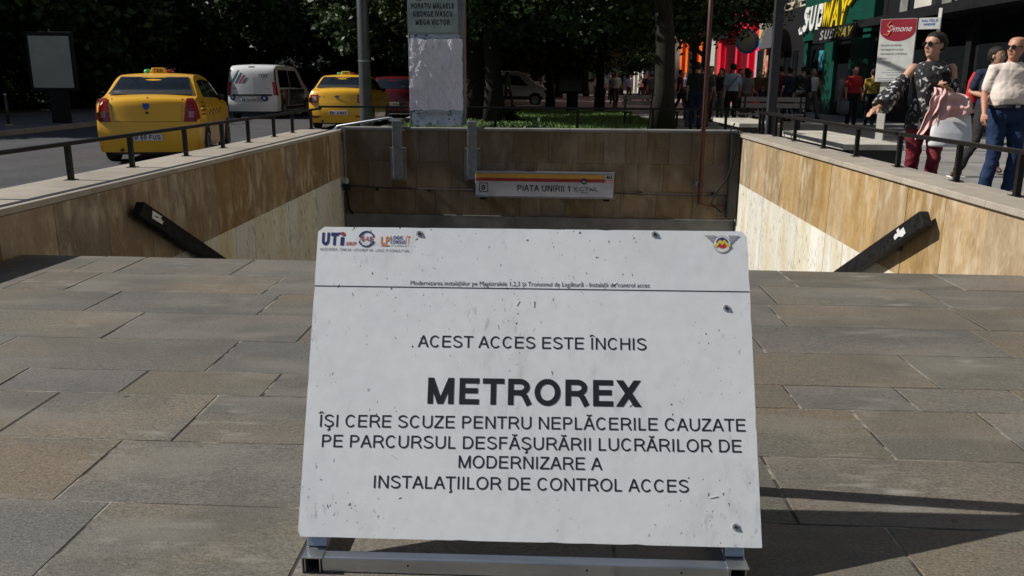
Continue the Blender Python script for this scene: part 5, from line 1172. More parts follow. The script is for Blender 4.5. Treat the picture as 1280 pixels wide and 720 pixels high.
def trunk_mesh(name, seed, r0, h, m=None, limbs=6, top=None):
    r = random.Random(seed); mb = MB()
    pts = [Vector((0, 0, -.1))]; rad = [r0*1.35]
    for i in range(1, 7):
        f = i/6; pts.append(Vector((r.uniform(-.1, .1)*f*2, r.uniform(-.1, .1)*f*2, h*f))); rad.append(r0*(1.05-.55*f))
    mb.tube(pts, rad, 12)
    for k in range(limbs):
        f = r.uniform(.36, .9); b = pts[0].lerp(pts[-1], f); a = 2*pi*k/limbs + r.uniform(-.4, .4); L = h*r.uniform(.30, .48)
        p1 = b+Vector((cos(a)*L*.5, sin(a)*L*.5, L*.40)); p2 = b+Vector((cos(a)*L, sin(a)*L, L*.62))
        mb.tube([b, p1, p2], [r0*.42, r0*.28, r0*.1], 7)
    me = mb.mesh(name, m or M['bark']); me.polygons.foreach_set('use_smooth', [True]*len(me.polygons)); return me
CR = [crown_mesh('crown', 11, 4.0, 2.7, 120, 170, .26), crown_mesh('crown', 23, 4.2, 2.9, 120, 170, .26), crown_mesh('crown', 37, 3.8, 3.1, 120, 170, .26)]
CN = [crown_mesh('crown', 51, 3.4, 2.3, 130, 260, .16), crown_mesh('crown', 67, 3.6, 2.4, 130, 260, .16)]
TK = [trunk_mesh('trunk', 5, .24, 7), trunk_mesh('trunk', 6, .27, 7.5), trunk_mesh('trunk', 9, .20, 7)]
def tree(x, y, k, label, s=1.0, base=2.6, near=False, ts=1.0, rz=None, group=None, sx=1.0):
    t = thing('tree', label, 'tree', (x, y, .0), (x*7.3+y) % 6.28 if rz is None else rz, group)
    a = put('trunk', TK[k % 3], t); a.scale = (ts, ts, s*(base+3)/6)
    cm = (CN[k % 2] if near else CR[k % 3]); rz_ = {0: 2.7, 1: 2.9, 2: 3.1}[k % 3] if not near else (2.3, 2.4)[k % 2]
    c = put('crown', cm, t, (0, 0, (base+rz_*s*.95))); c.scale = (s*sx, s*sx, s); return t
# ---- trees: park behind the well
tree(-2.25, 27.2, 1, 'tree with a thick dark trunk, left one of the pair right of the poster pillar', 1.0, 2.7, near=True, ts=1.15)
tree(-1.55, 25.6, 0, 'tree with a thick dark trunk, right one of the pair right of the poster pillar', 1.0, 2.8, near=True, ts=1.15)
tree(2.25, 36.5, 2, 'slim tree with a straight trunk in the middle of the park lawn edge', 1.0, 2.2, ts=.95)
lt = tree(2.72, 20.2, 1, 'thick leaning tree close behind the far stair wall, left of the red front', .95, 2.35, near=True, ts=.98)
lt.rotation_euler.z = 0
for c_ in lt.children:
    if c_.name.startswith('crown'): c_.location.y += 3.2; c_.location.x -= .3
tree(5.0, 30.0, 0, 'slim tree in front of the orange shop front', .72, 2.9, near=True, ts=.7)
tree(5.75, 31.6, 1, 'slim tree just right of the one before the orange shop front', .70, 2.9, near=True, ts=.7)
for i, (x, y) in enumerate([(-5.0, 35.5), (-2.8, 40), (.2, 43), (-6.6, 43.5), (-3, 52), (-9.5, 52), (-1.5, 62), (-7, 66), (-12, 62), (3.5, 76), (-3, 78), (-10, 80), (7.2, 84), (1, 70)]):
    tree(x, y, i, 'dark leafy tree in the park, %s' % ['just behind the red hatchback', 'behind the side-on white van', 'above the dark advertising panel', 'above the dark parked car', 'deep behind the side-on white van', 'at the road end behind the white stripe van', 'far behind the lawn', 'far behind the parked cars', 'far behind the white stripe van', 'near the end of the shopping street', 'near the pale apartment block', 'left before the pale apartment block', 'closest to the far end of the shop row', 'far behind the middle of the lawn'][i], 1.0+.12*(i % 3), 1.9+.3*(i % 2), group='trees in the park')
k = 0
# the avenue beyond the road on the left
for (x, y, s, b, l) in [(-21.5, 23.0, 1.05, 1.9, 'dark tree behind the blank advertising panel'), (-22.5, 29.0, 1.1, 1.8, 'dark tree above the nearest taxi, left side'), (-19.5, 34.5, 1.15, 1.7, 'dark tree above the nearest taxi roof sign'), (-23, 40, 1.2, 1.7, 'dark tree deep behind the nearest taxi'), (-18.0, 42.5, 1.15, 1.8, 'dark tree left of the white stripe van'), (-16.0, 50, 1.2, 1.9, 'dark tree behind the white stripe van'), (-13.2, 58, 1.2, 1.8, 'dark tree above the white stripe van roof'), (-27, 33, 1.2, 1.8, 'dark tree deep behind the blank advertising panel'), (-30, 26, 1.2, 1.9, 'dark tree at the left edge behind the panel'), (-26, 48, 1.2, 1.8, 'dark tree far beyond the lit grass patch'), (-34, 40, 1.3, 1.8, 'dark tree far behind the left edge'), (-21, 56, 1.2, 1.8, 'dark tree far behind the van on the left'), (-33, 58, 1.3, 1.8, 'tall dark tree far left near the grey block'), (-40, 30, 1.2, 1.9, 'dark tree farthest out at the left edge')]:
    tree(x, y, k, l, s, b, group='trees beyond the road'); k += 1
# hedges
HM = crown_mesh('hedge', 91, 2.6, .95, 60, 170, .16, M['leaf2'], spread=.8)
for i, (x, y, s) in enumerate([(-19.8, 24.0, .8), (-24.5, 25.5, 1), (-29, 27, 1), (-21.5, 35.5, 1), (-27.0, 39, 1.1), (-18.3, 46, 1), (-15.5, 52, 1), (-32, 33, 1.2), (-12.5, 66, 1.3), (-17, 62, 1.3), (-23, 63, 1.5), (-30, 64, 1.6), (-38, 60, 1.8), (-38, 45, 1.5)]):
    put('hedge', HM, None, (x, y, .85*s), (0, 0, i*1.1), 'dark leafy hedge clump %s' % ['right of the blank advertising panel foot', 'left of the panel', 'at the left edge', 'behind the nearest taxi', 'deep behind the nearest taxi', 'left of the white stripe van', 'behind the white stripe van', 'far at the left edge', 'at the end of the road', 'beyond the end of the road on the left', 'far behind the taxi roof', 'far behind the panel', 'farthest out on the left', 'far left beyond the lawn'][i], 'hedge', 'hedges beyond the road').scale = (s, s, s)
# planting at the pillar foot and by the lawn
BM = crown_mesh('shrub', 95, .42, .22, 26, 60, .085, M['leaf'], spread=.28)
for i, (x, y, l) in enumerate([(-.95, 15.9, 'low green plant right of the poster pillar foot'), (-.35, 16.3, 'low green plant at the near edge of the lawn'), (-1.15, 26.2, 'small light green shrub between the thick tree trunks and the van')]):
    put('shrub', BM, None, (x, y, .16), (0, 0, i), l, 'shrub')

# ================================================================ people
PV = {}
CT = bpy.data.textures.new('folds', 'CLOUDS'); CT.noise_scale = .11; CT.noise_depth = 2
def fuse(mb, name, m, vox=.012, it=4, fac=.6, smooth=True, disp=0):
    me = mb.mesh(name, m)
    bm = bmesh.new(); bm.from_mesh(me); bmesh.ops.recalc_face_normals(bm, faces=bm.faces); bm.to_mesh(me); bm.free()
    r = modded(me, [('REMESH', dict(mode='VOXEL', voxel_size=vox)), ('SMOOTH', dict(factor=fac, iterations=it))] + ([('DISPLACE', dict(texture=CT, strength=disp, mid_level=.5, texture_coords='LOCAL'))] if disp else []), smooth=True)
    r.materials.clear(); r.materials.append(m); return r
def loft(mb, rings, n=20):
    """rings: (cx,cy,z,rx,ry[,pow])"""
    o = len(mb.v); k = len(rings)
    for (cx, cy, z, rx, ry) in rings:
        for j in range(n):
            t = 2*pi*j/n; c_, s_ = cos(t), sin(t); e = .82
            mb.v.append((cx+rx*math.copysign(abs(c_)**e, c_), cy+ry*math.copysign(abs(s_)**e, s_), z))
    for i in range(k-1):
        for j in range(n): a = o+i*n+j; b = o+i*n+(j+1) % n; mb.f.append((a, b, b+n, a+n)); mb.m.append(0)
    mb.f.append(tuple(range(o+n-1, o-1, -1))); mb.m.append(0); mb.f.append(tuple(range(o+(k-1)*n, o+k*n))); mb.m.append(0)
def hand(mb, wrist, d, palm_n, s=1., curl=.5, side=1):
    """palm and five fingers from the wrist along d; palm_n faces the palm side"""
    d = Vector(d).normalized(); pn = Vector(palm_n); pn = (pn-d*pn.dot(d)).normalized(); w_ = d.cross(pn)*side; W0 = Vector(wrist)
    mb.limb([W0-d*.01, W0+d*.045*s, W0+d*.085*s], [.024*s, .032*s, .030*s], 10)
    for k, (off, L, r0) in enumerate(((-.030, .060, .0085), (-.010, .072, .009), (.011, .078, .009), (.031, .068, .009))):
        p0 = W0+d*.085*s+w_*off*s; a1 = d*cos(curl*.5)+pn*sin(curl*.5); a2 = d*cos(curl*1.3)+pn*sin(curl*1.3)
        p1 = p0+a1*L*.5*s; p2 = p1+a2*L*.5*s; mb.limb([p0-d*.012, p1, p2], [r0*1.1*s, r0*s, r0*.8*s], 7)
    p0 = W0+d*.03*s+w_*.026*s; mb.limb([p0, p0+(w_*.7+d*.6+pn*.3).normalized()*.035*s, p0+(w_*.35+d*.9+pn*.5).normalized()*.065*s], [.013*s, .0105*s, .0085*s], 7)
def head(mb, c, yaw=0, pitch=0, s=1., tilt=0):
    o = len(mb.v)
    R = Matrix.Translation(c) @ Matrix.Rotation(yaw, 4, 'Z') @ Matrix.Rotation(tilt, 4, 'Y') @ Matrix.Rotation(pitch, 4, 'X') @ Matrix.Scale(s, 4)
    loft(mb, [(0, .012, .118, .02, .025), (0, .012, .112, .048, .058), (0, .010, .09, .070, .085), (0, .008, .05, .0775, .098), (0, .004, .01, .0765, .098), (0, -.004, -.03, .070, .088), (0, -.014, -.065, .060, .074), (0, -.026, -.095, .046, .056), (0, -.038, -.118, .028, .034), (0, -.04, -.124, .012, .015)], 22)
    # nose, brow, lips, chin, ears, cheeks
    mb.tube([(0, -.088, .022), (0, -.100, .0), (0, -.112, -.022), (0, -.100, -.030)], [.008, .010, .014, .012], 8)
    for x in (-.011, .011): mb.ell((x, -.100, -.026), .0075, .009, .007, 6, 5)
    mb.tube([(-.045, -.075, .036), (-.02, -.092, .034), (.02, -.092, .034), (.045, -.075, .036)], [.006, .009, .009, .006], 6)
    mb.tube([(-.024, -.083, -.056), (-.01, -.094, -.053), (.01, -.094, -.053), (.024, -.083, -.056)], [.004, .0065, .0065, .004], 6)
    mb.tube([(-.020, -.082, -.064), (0, -.092, -.066), (.020, -.082, -.064)], [.004, .0075, .004], 6)
    mb.ell((0, -.072, -.100), .020, .018, .018, 8, 6)
    for x in (-1, 1): mb.ell((x*.079, .008, -.005), .012, .020, .032, 8, 6); mb.ell((x*.040, -.062, -.022), .022, .020, .022, 8, 6)
    mb.xf(R, o); return R
def torso_rings(P, inf=0, top=True, belly=0, lo=.88, female=False, wide=1.):
    c = P.get('lean', 0)
    base = [(.86, .150, .105, 0), (.93, .165, .118, 0), (1.00, .158, .115, -.004), (1.08, .142 if female else .155, .106, -.006), (1.16, .145 if female else .162, .108, -.006), (1.25, .158 if female else .172, .118 + (.012 if female else 0), -.012 if female else -.006), (1.33, .170, .118, -.010 if female else 0), (1.40, .168, .100, .0), (1.445, .125, .078, .005), (1.47, .080, .062, .008)]
    rs = []
    for z, rx, ry, cy in base:
        if z < lo: continue
        b = belly*math.exp(-((z-1.10)/.11)**2); k = max(0, z-.95)
        rs.append((c*k*1., cy-b*.6, z, (rx+inf+b*.35)*wide, ry+inf+b*.6))
    return rs
def std(P):
    D = dict(hipL=(.088, 0, .93), kneeL=(.10, -.015, .50), ankL=(.105, .015, .085), hipR=(-.088, 0, .93), kneeR=(-.10, -.015, .50), ankR=(-.105, .015, .085),
             shL=(.178, .0, 1.405), elL=(.225, .03, 1.13), wrL=(.245, -.05, .90), shR=(-.178, .0, 1.405), elR=(-.225, .03, 1.13), wrR=(-.245, -.05, .90), head=(0, -.015, 1.625), yaw=0, lean=0)
    D.update(P); return D
def person(name_label, loc, rz, H=1.75, pose={}, top=None, legs=None, shoes=None, skin=None, hair=None, hairstyle='short', sleeve=.45, belly=0, female=False, near=False,
           glasses=False, top_lo=.88, leg_r=1., group=None, handdir=None, floral=False, wide=1., collar=False, belt=False, cache=None, key=None, skirt=False):
    P = std(pose); s = H/1.75; skin = skin or M['skin']
    t = thing('person', name_label, 'person', loc, rz, group); t.scale = (s, s, s)
    vx = .0075 if near else .02; cv = .011 if near else .022
    ck = key
    def get(part, fn):
        if ck is None: return fn()
        if (ck, part) not in PV: PV[(ck, part)] = fn()
        return PV[(ck, part)]
    def f_body():
        mb = MB(); loft(mb, torso_rings(P, -.012, belly=belly, female=female, wide=wide)); hc = Vector(P['head'])
        nb = Vector((P['lean']*.5, .012, 1.44)); mb.limb([nb, nb.lerp(hc, .45), hc+Vector((0, .012, -.05))], [.058, .052, .052], 12)
        head(mb, hc, P['yaw'], P.get('nod', 0), 1.0)
        for S_ in 'LR':
            mb.limb([P['hip'+S_], P['knee'+S_], P['ank'+S_]], [.078*leg_r, .050*leg_r, .036], 12)
            k_ = Vector(P['knee'+S_]).lerp(Vector(P['ank'+S_]), .35); mb.ell(tuple(k_+Vector((0, .012, 0))), .05, .052, .10, 10, 8)
            mb.limb([P['sh'+S_], Vector(P['sh'+S_]).lerp(Vector(P['el'+S_]), .5), P['el'+S_], Vector(P['el'+S_]).lerp(Vector(P['wr'+S_]), .35), P['wr'+S_]], [.052, .044, .037, .038, .025], 12)
            hd = (handdir or {}).get(S_); d = Vector(P['wr'+S_])-Vector(P['el'+S_]); pn = Vector((1 if S_ == 'R' else -1, .2, 0))
            curl = .6
            if hd: d, pn, curl = Vector(hd[0]), Vector(hd[1]), hd[2]
            if near: hand(mb, P['wr'+S_], d, pn, 1.0, curl, side=-1 if S_ == 'L' else 1)
            else: d.normalize(); mb.limb([P['wr'+S_], Vector(P['wr'+S_])+d*.07, Vector(P['wr'+S_])+d*.15], [.024, .032, .015], 8)
            A = Vector(P['ank'+S_]); fd = Vector(P.get('foot'+S_, (0, -1, 0))).normalized(); mb.limb([A, A+fd*.06+Vector((0, 0, -.03)), A+fd*.15+Vector((0, 0, -.05))], [.036, .034, .022], 8)
        return fuse(mb, 'body', M['skin'], vx, 3 if near else 2, .5)
    b = put('body', get('body', f_body), t, mats=[skin])
    def f_top():
        mb = MB(); loft(mb, torso_rings(P, .014, belly=belly, lo=top_lo, female=female, wide=wide))
        for S_ in 'LR':
            a, e, w_ = Vector(P['sh'+S_]), Vector(P['el'+S_]), Vector(P['wr'+S_]); full = sleeve
            if full <= 0: continue
            pts = [a.lerp(Vector((0, 0, a.z-.02)), .3), a]; rd = [.07, .072]
            if full < .5: pts += [a.lerp(e, full), a.lerp(e, full*2*.9)]; rd += [.064, .062]
            else: pts += [a.lerp(e, .5), e, e.lerp(w_, (full-.5)*2*.9)]; rd += [.056, .050, .042]
            mb.limb(pts, rd, 12)
        r_ = fuse(mb, 'top', M['whitecloth'], cv, 4, .5, disp=.022 if near else .03)
        return r_
    if top is not None: put(('shirt' if not female else 'blouse'), get('top', f_top), t, mats=[top])
    def f_legs():
        mb = MB(); loft(mb, [(0, 0, z, rx+.016+belly*.15, ry+.016+belly*.2) for z, rx, ry in ((.83, .10, .08), (.87, .155, .11), (.93, .170, .122), (1.0, .158, .118))])
        if skirt: loft(mb, [(0, 0, .42, .22, .19), (0, 0, .6, .20, .17), (0, 0, .85, .175, .13), (0, 0, .95, .16, .12)])
        else:
            for S_ in 'LR':
                h, k, a = Vector(P['hip'+S_]), Vector(P['knee'+S_]), Vector(P['ank'+S_])
                mb.limb([h+Vector((0, 0, -.02)), h.lerp(k, .5), k, k.lerp(a, .5), a+Vector((0, 0, .0))], [x*leg_r for x in (.098, .086, .070, .066, .062)], 12)
        return fuse(mb, 'trousers', M['blackcloth'], cv, 4, .5, disp=.036 if near else .02)
    if legs is not None: put('skirt' if skirt else 'trousers', get('legs', f_legs), t, mats=[legs])
    for S_ in 'LR':
        def f_shoe(S_=S_):
            A = Vector(P['ank'+S_]); fd = Vector(P.get('foot'+S_, (0, -1, 0))).normalized(); mb = MB(); g = Vector((0, 0, -.085))
            mb.limb([A-fd*.045+g+Vector((0, 0, .04)), A+fd*.03+g+Vector((0, 0, .05)), A+fd*.12+g+Vector((0, 0, .034)), A+fd*.17+g+Vector((0, 0, .028))], [.042, .048, .040, .028], 10)
            return fuse(mb, 'shoe', M['shoe'], cv, 2, .5)
        put('shoe', get('shoe'+S_, f_shoe), t, mats=[shoes or M['blackcloth']])
    if hairstyle:
        def f_hair():
            mb = MB(); hc = Vector(P['head']); o = 0
            if hairstyle == 'bald': loft(mb, [(0, .02, -.02, .080, .088), (0, .02, .03, .081, .092)])
            else:
                loft(mb, [(0, .044, -.06, .072, .064), (0, .040, -.02, .083, .074), (0, .032, .02, .087, .084), (0, .024, .052, .085, .092), (0, .016, .074, .080, .096), (0, .011, .100, .067, .088), (0, .012, .122, .045, .056), (0, .012, .131, .02, .022)])
                if hairstyle == 'bun': mb.ell((0, .125, .03), .04, .045, .045, 10, 8); mb.ell((0, .09, -.02), .05, .05, .05, 10, 8)
                if hairstyle == 'long': loft(mb, [(0, .075, -.24, .07, .03), (0, .07, -.15, .085, .045), (0, .05, -.05, .09, .065), (0, .04, .04, .088, .075)])
            R = Matrix.Translation(hc) @ Matrix.Rotation(P['yaw'], 4, 'Z') @ Matrix.Rotation(P.get('nod', 0), 4, 'X'); mb.xf(R)
            return fuse(mb, 'hair', M['hair'], .008 if near else .018, 2, .4)
        put('hair', get('hair', f_hair), t, mats=[hair or M['hair']])
    R = Matrix.Translation(Vector(P['head'])) @ Matrix.Rotation(P['yaw'], 4, 'Z') @ Matrix.Rotation(P.get('nod', 0), 4, 'X')
    if near:
        if glasses:
            g = put('sunglasses', None, t); 
            for x in (-.033, .033): mb = MB(); mb.tube([(x, -.102, .010), (x*1.02, -.094, .010)], [.030, .028], 14, ry=[.024, .023]); mb.xf(R); mb.build('lens', M['glass'], g)
            for x in (-1, 1): mb = MB(); mb.bar((x*.062, -.09, .016), (x*.084, .015, .012), .004, .007); mb.xf(R); mb.build('temple', M['black'], g)
            mb = MB(); mb.bar((-.006, -.106, .018), (.006, -.106, .018), .006, .005); mb.xf(R); mb.build('bridge', M['black'], g)
        else:
            for x in (-.031, .031): mb = MB(); mb.ell((x, -.086, .012), .0125, .008, .0075, 10, 6); mb.xf(R); mb.build('eye', M['white'], t, smooth=True); mb = MB(); mb.ell((x, -.0935, .012), .0055, .002, .0055, 8, 5); mb.xf(R); mb.build('iris', M['shoe'], t)
        mb = MB(); mb.tube([(-.024, -.0905, -.060), (0, -.0995, -.0595), (.024, -.0905, -.060)], [.0012, .0028, .0012], 5); mb.xf(R); mb.build('lips', mat('lip_red', (.34, .07, .07), .4) if 'lip_red' not in bpy.data.materials else bpy.data.materials['lip_red'], t)
    if belt:
        mb = MB(); rr = [(0, -belly*.35, .985, .180+belly*.3, .137+belly*.45), (0, -belly*.35, 1.022, .177+belly*.32, .134+belly*.47)]; loft(mb, rr, 28); mb.build('belt', M['blackcloth'], t)
        mb = MB(); y_ = -(.137+belly*.8)-.008; mb.box(-.022, .022, y_-.006, y_+.004, .988, 1.020); mb.build('belt_buckle', M['steel'], t)
    if collar:
        mb = MB()
        for x in (-1, 1):
            mb.prism([(x*.012, -.070, 1.435), (x*.085, -.060, 1.425), (x*.082, -.012, 1.478), (x*.048, -.055, 1.478)], (0, -.012, .006))
        me = mb.mesh('collar', top); put('collar', modded(me, [('BEVEL', dict(width=.003, segments=1))], fixn=True), t)
        mb = MB()
        for k in range(6): mb.disc((0, -.137-belly*.9*math.exp(-((1.36-k*.07-1.10)/.11)**2), 1.36-k*.07), .006, (0, 1, 0), .006, 8)
        mb.build('button', M['greyink'], t)
    return t, P, s

# --- the woman with the floral blouse
wp = dict(head=(-.01, -.02, 1.625), yaw=radians(-58), shR=(-.178, 0, 1.40), elR=(-.36, -.06, 1.17), wrR=(-.50, -.16, 1.02), shL=(.178, 0, 1.40), elL=(.235, .0, 1.13), wrL=(.07, -.25, 1.22),
          kneeL=(.09, -.10, .51), ankL=(.06, -.05, .09), kneeR=(-.08, .03, .50), ankR=(-.05, .22, .13), lean=0)
spots(M['floral'], (.62, .62, .60), 26, .56, .60, amount=.9, mask=9, maskr=(.42, .5))
# px 1163 at 8.6 m
woman, P, s = person('woman in black floral blouse and maroon trousers carrying a white bag behind the right railing', (3.83, 8.75, 0), radians(-8), 1.73, wp, top=M['floral'], legs=M['maroon'], shoes=M['blackcloth'], hair=M['hair'], hairstyle='bun', sleeve=0, female=True, near=True, glasses=True, top_lo=.85,
        handdir={'R': ((-.75, -.3, -.45), (0, 0, -1), .35), 'L': ((-.35, -.6, .5), (-.3, -.5, -.3), 1.1)})
mb = MB()     # bell sleeves, off the shoulder
a, e, w_ = Vector(wp['shR']), Vector(wp['elR']), Vector(wp['wrR'])
mb.tube([a.lerp(e, .38), a.lerp(e, .7), e, e.lerp(w_, .5), e.lerp(w_, .85)+Vector((0, 0, -.02))], [.062, .075, .085, .095, .10], 16, ry=[.06, .075, .10, .13, .145])
put('sleeve', fuse(mb, 'sleeve', M['floral'], .010, 3, .5), woman); mb = MB()
a, e, w_ = Vector(wp['shL']), Vector(wp['elL']), Vector(wp['wrL'])
mb.tube([a.lerp(e, .38), a.lerp(e, .7), e, e.lerp(w_, .4)], [.062, .07, .08, .085], 16, ry=[.06, .07, .09, .10])
put('sleeve', fuse(mb, 'sleeve', M['floral'], .010, 3, .5), woman)
mb = MB(); loft(mb, [(0, 0, .80, .205, .15), (0, -.005, .92, .195, .145), (0, -.01, 1.05, .165, .125), (0, -.01, 1.2, .165, .13)]); put('blouse_hem', fuse(mb, 'blouse_hem', M['floral'], .011, 3, .5), woman)
hw = Vector(wp['wrL'])+Vector((-.035, -.075, .06))
mb = MB(); mb.box(-.037, .037, -.005, .005, -.07, .07); mb.xf(Matrix.Translation(hw+Vector((-.0, -.03, .03))) @ Matrix.Rotation(radians(-25), 4, 'Y') @ Matrix.Rotation(radians(20), 4, 'X')); ph = mb.mesh('phone', M['black']); 
W2 = woman.matrix_basis.copy()
def held(name, label, cat, parent_like, me_or_none=None):
    t_ = thing(name, label, cat, parent_like.location, parent_like.rotation_euler.z); t_.scale = parent_like.scale; return t_
ph_ = held('phone', 'black phone held at chest height by the woman in the floral blouse', 'phone', woman)
put('case', modded(ph, [('BEVEL', dict(width=.004, segments=2))], fixn=True), ph_)
mb = MB(); mb.box(-.032, .032, .0052, .0058, -.062, .062); mb.xf(Matrix.Translation(hw+Vector((0, -.03, .03))) @ Matrix.Rotation(radians(-25), 4, 'Y') @ Matrix.Rotation(radians(20), 4, 'X')); mb.build('screen', M['glass'], ph_)
# jacket draped over the forearm
jk = held('jacket', 'pale pink jacket draped over the arm of the woman in the floral blouse', 'jacket', woman)
mb = MB()
EL, WR = Vector(wp['elL'])+Vector((.05, -.02, .0)), Vector(wp['wrL'])+Vector((.0, .01, 0))
def drape(x0, x1, topz, bot0, bot1, y0, seed, tw=.0):
    def fn(u, v):
        x = x0+(x1-x0)*u; zt = topz(u); zb = bot0+(bot1-bot0)*u
        z = zt+(zb-zt)*v; f = .026*sin(u*11+seed+v*2.6)*(0.3+v) + .008*sin(u*23+seed*2+v*5) + .05*noise.noise(Vector((u*5, v*4, seed)))
        r_ = .07*sin(min(v*5, 1)*pi/2)
        return Vector((x + tw*v + .02*noise.noise(Vector((u*3, v*6, seed+7))), y0 - r_ + f, z))
    return fn
mb.grid(drape(-.02, .31, lambda u: 1.21-.07*u-.10*(u > .85)*(u-.85)*6, .90, .98, -.235, 1, tw=.05), 40, 26, th=(0, .008, 0)); mb.build('front_fold', M['pinkcloth'], jk, smooth=True)
mb = MB(); mb.grid(drape(-.04, .10, lambda u: 1.22-.02*u, .70, .86, -.26, 4, tw=-.13), 24, 34, th=(0, .008, 0)); mb.build('sleeve', M['pinkcloth'], jk, smooth=True)
mb = MB(); mb.grid(drape(.05, .30, lambda u: 1.19-.05*u, 1.0, 1.02, -.13, 8), 20, 16, th=(0, .008, 0)); mb.build('back_fold', M['pinkcloth'], jk, smooth=True)
# bag
bg_ = held('handbag', 'large white leather handbag hanging from the arm of the woman in the floral blouse', 'handbag', woman)
mb = MB(); loft(mb, [(.19, -.19, .64, .19, .070), (.19, -.19, .66, .20, .078), (.19, -.19, .78, .195, .070), (.19, -.19, .90, .175, .045), (.19, -.19, .955, .165, .022)], 30)
me = fuse(mb, 'bag_body', M['leather'], .010, 3, .5); put('bag_body', me, bg_)
for y in (-.215, -.165):
    mb = MB(); mb.tube([(.09, y, .93), (.10, y, 1.06), (.15, y+.01, 1.145), (.22, y+.01, 1.15), (.27, y, 1.06), (.28, y, .93)], .009, 8); mb.build('handle', M['leather'], bg_, smooth=True)
mb = MB(); mb.tube([(.03, -.225, .93), (.06, -.232, .80), (.03, -.235, .70)], .004, 5); mb.build('side_strap', M['greyink'], bg_)
# --- the man in the cream shirt
mp_ = dict(head=(0, -.03, 1.622), yaw=radians(-66), shR=(-.195, 0, 1.40), elR=(-.255, .03, 1.14), wrR=(-.315, -.12, .93), shL=(.195, 0, 1.40), elL=(.27, .04, 1.15), wrL=(.30, -.04, .93),
           kneeL=(.12, -.10, .51), ankL=(.13, -.02, .085), kneeR=(-.10, -.05, .50), ankR=(-.12, .02, .085), footR=(-.3, -1, 0), footL=(.1, -1, 0))
man, P, s = person('man in a cream short sleeved shirt and blue jeans wearing sunglasses at the right edge', (5.13, 9.75, 0), radians(4), 1.745, mp_, top=M['cream'], legs=M['jeans'], shoes=M['blackcloth'], skin=M['skin2'], hair=mat('cropped_hair', (.26, .15, .10), .6), hairstyle='bald', sleeve=.42, belly=.075, near=True, glasses=True, wide=1.12, leg_r=1.12, collar=True, belt=True, top_lo=.99,
                  handdir={'R': ((-.15, -.25, -1), (1, 0, 0), .7), 'L': ((0, -.2, -1), (-1, 0, 0), .7)})
# --- the man in navy behind
npz = dict(head=(0, -.02, 1.625), yaw=radians(40), shR=(-.18, 0, 1.40), elR=(-.24, .08, 1.15), wrR=(-.10, -.18, 1.08), kneeR=(-.20, -.16, .52), ankR=(-.42, -.22, .10), kneeL=(.14, .05, .5), ankL=(.28, .18, .12), footR=(-.7, -.6, 0))
nav, P, s = person('young man in a navy polo shirt striding behind the cream shirted man', (6.03, 11.9, 0), radians(0), 1.72, npz, top=M['navycloth'], legs=M['blackcloth'], shoes=M['shoe'], hair=M['hair'], hairstyle='short', sleeve=.40, near=True, handdir={'R': ((.6, -.6, 0), (0, 0, -1), .9)})
mb = MB(); A = Vector(npz['ankR']); mb.box(A.x-.13, A.x+.06, A.y-.13, A.y+.05, .0, .018); mb.build('shoe_sole', M['white'], nav, bevel=.006)
bk = held('backpack', 'red edged dark backpack worn by the young man in navy', 'backpack', nav)
mb = MB(); loft(mb, [(-.10, .17, 1.00, .13, .07), (-.10, .18, 1.1, .15, .09), (-.10, .17, 1.30, .14, .08), (-.10, .15, 1.42, .10, .05)]); put('pack', fuse(mb, 'pack', M['redcloth'], .014, 3), bk)

# --- mid-distance walkers
FP = dict(stand={}, walk=dict(kneeL=(.10, -.18, .52), ankL=(.10, -.25, .10), kneeR=(-.10, .05, .50), ankR=(-.10, .28, .16), wrL=(.26, .10, .95), wrR=(-.26, -.18, .98), elR=(-.23, -.03, 1.14)),
          stride=dict(kneeL=(.10, .02, .50), ankL=(.10, .22, .13), kneeR=(-.10, -.16, .52), ankR=(-.10, -.24, .09), wrL=(.25, -.22, 1.0), wrR=(-.25, .08, .93)),
          sit=dict(hipL=(.09, 0, .93), kneeL=(.12, -.42, .93), ankL=(.13, -.45, .50), hipR=(-.09, 0, .93), kneeR=(-.13, -.42, .93), ankR=(-.12, -.40, .50), wrL=(.10, -.32, 1.05), wrR=(-.10, -.32, 1.05), elL=(.24, -.05, 1.15), elR=(-.24, -.05, 1.15), nod=radians(12)))
def walker(label, x, y, rz, H, pose, top, legs, hair=None, hs='short', sleeve=.42, female=False, skin=None, group='people walking and resting in the square', z=0, near=False, belly=0, skirt=False):
    k_ = (pose, hs, sleeve, female, skirt, belly)
    if pose == 'sit': z = z-.45*H/1.75
    return person(label, (x, y, z), rz, H, FP[pose], top=top, legs=legs, hair=hair, hairstyle=hs, sleeve=sleeve, female=female, skin=skin, group=group, key=k_, belly=belly, skirt=skirt)
w_, P, s = walker('woman in a bright red top standing before the green shop door', 8.87, 25.2, radians(10), 1.72, 'stand', M['redcloth'], M['blackcloth'], hs='bun', female=True)
t = thing('shopping_bag', 'pale carrier bag in the hand of the woman in bright red', 'bag', (8.60, 25.05, 0))
mb = MB(); loft(mb, [(0, 0, .36, .12, .05), (0, 0, .5, .14, .06), (0, 0, .74, .12, .03)]); mb.build('sack', M['greycloth'], t, smooth=True); mb = MB(); mb.tube([(-.05, 0, .73), (0, 0, .86), (.05, 0, .73)], .008, 6); mb.build('handle', M['greyink'], t)
walker('person in a mustard top with its back turned beside the price board', 9.84, 26.4, radians(175), 1.66, 'stand', M['yellowcloth'], M['blackcloth'])
walker('person in a long black coat before the green shop window', 8.17, 27.8, radians(160), 1.78, 'stand', M['blackcloth'], M['blackcloth'], sleeve=.95)
walker('grey haired person in a white shirt before the green shop window', 9.30, 30.5, radians(20), 1.72, 'walk', M['whitecloth'], M['greycloth'], hair=M['hairgrey'])
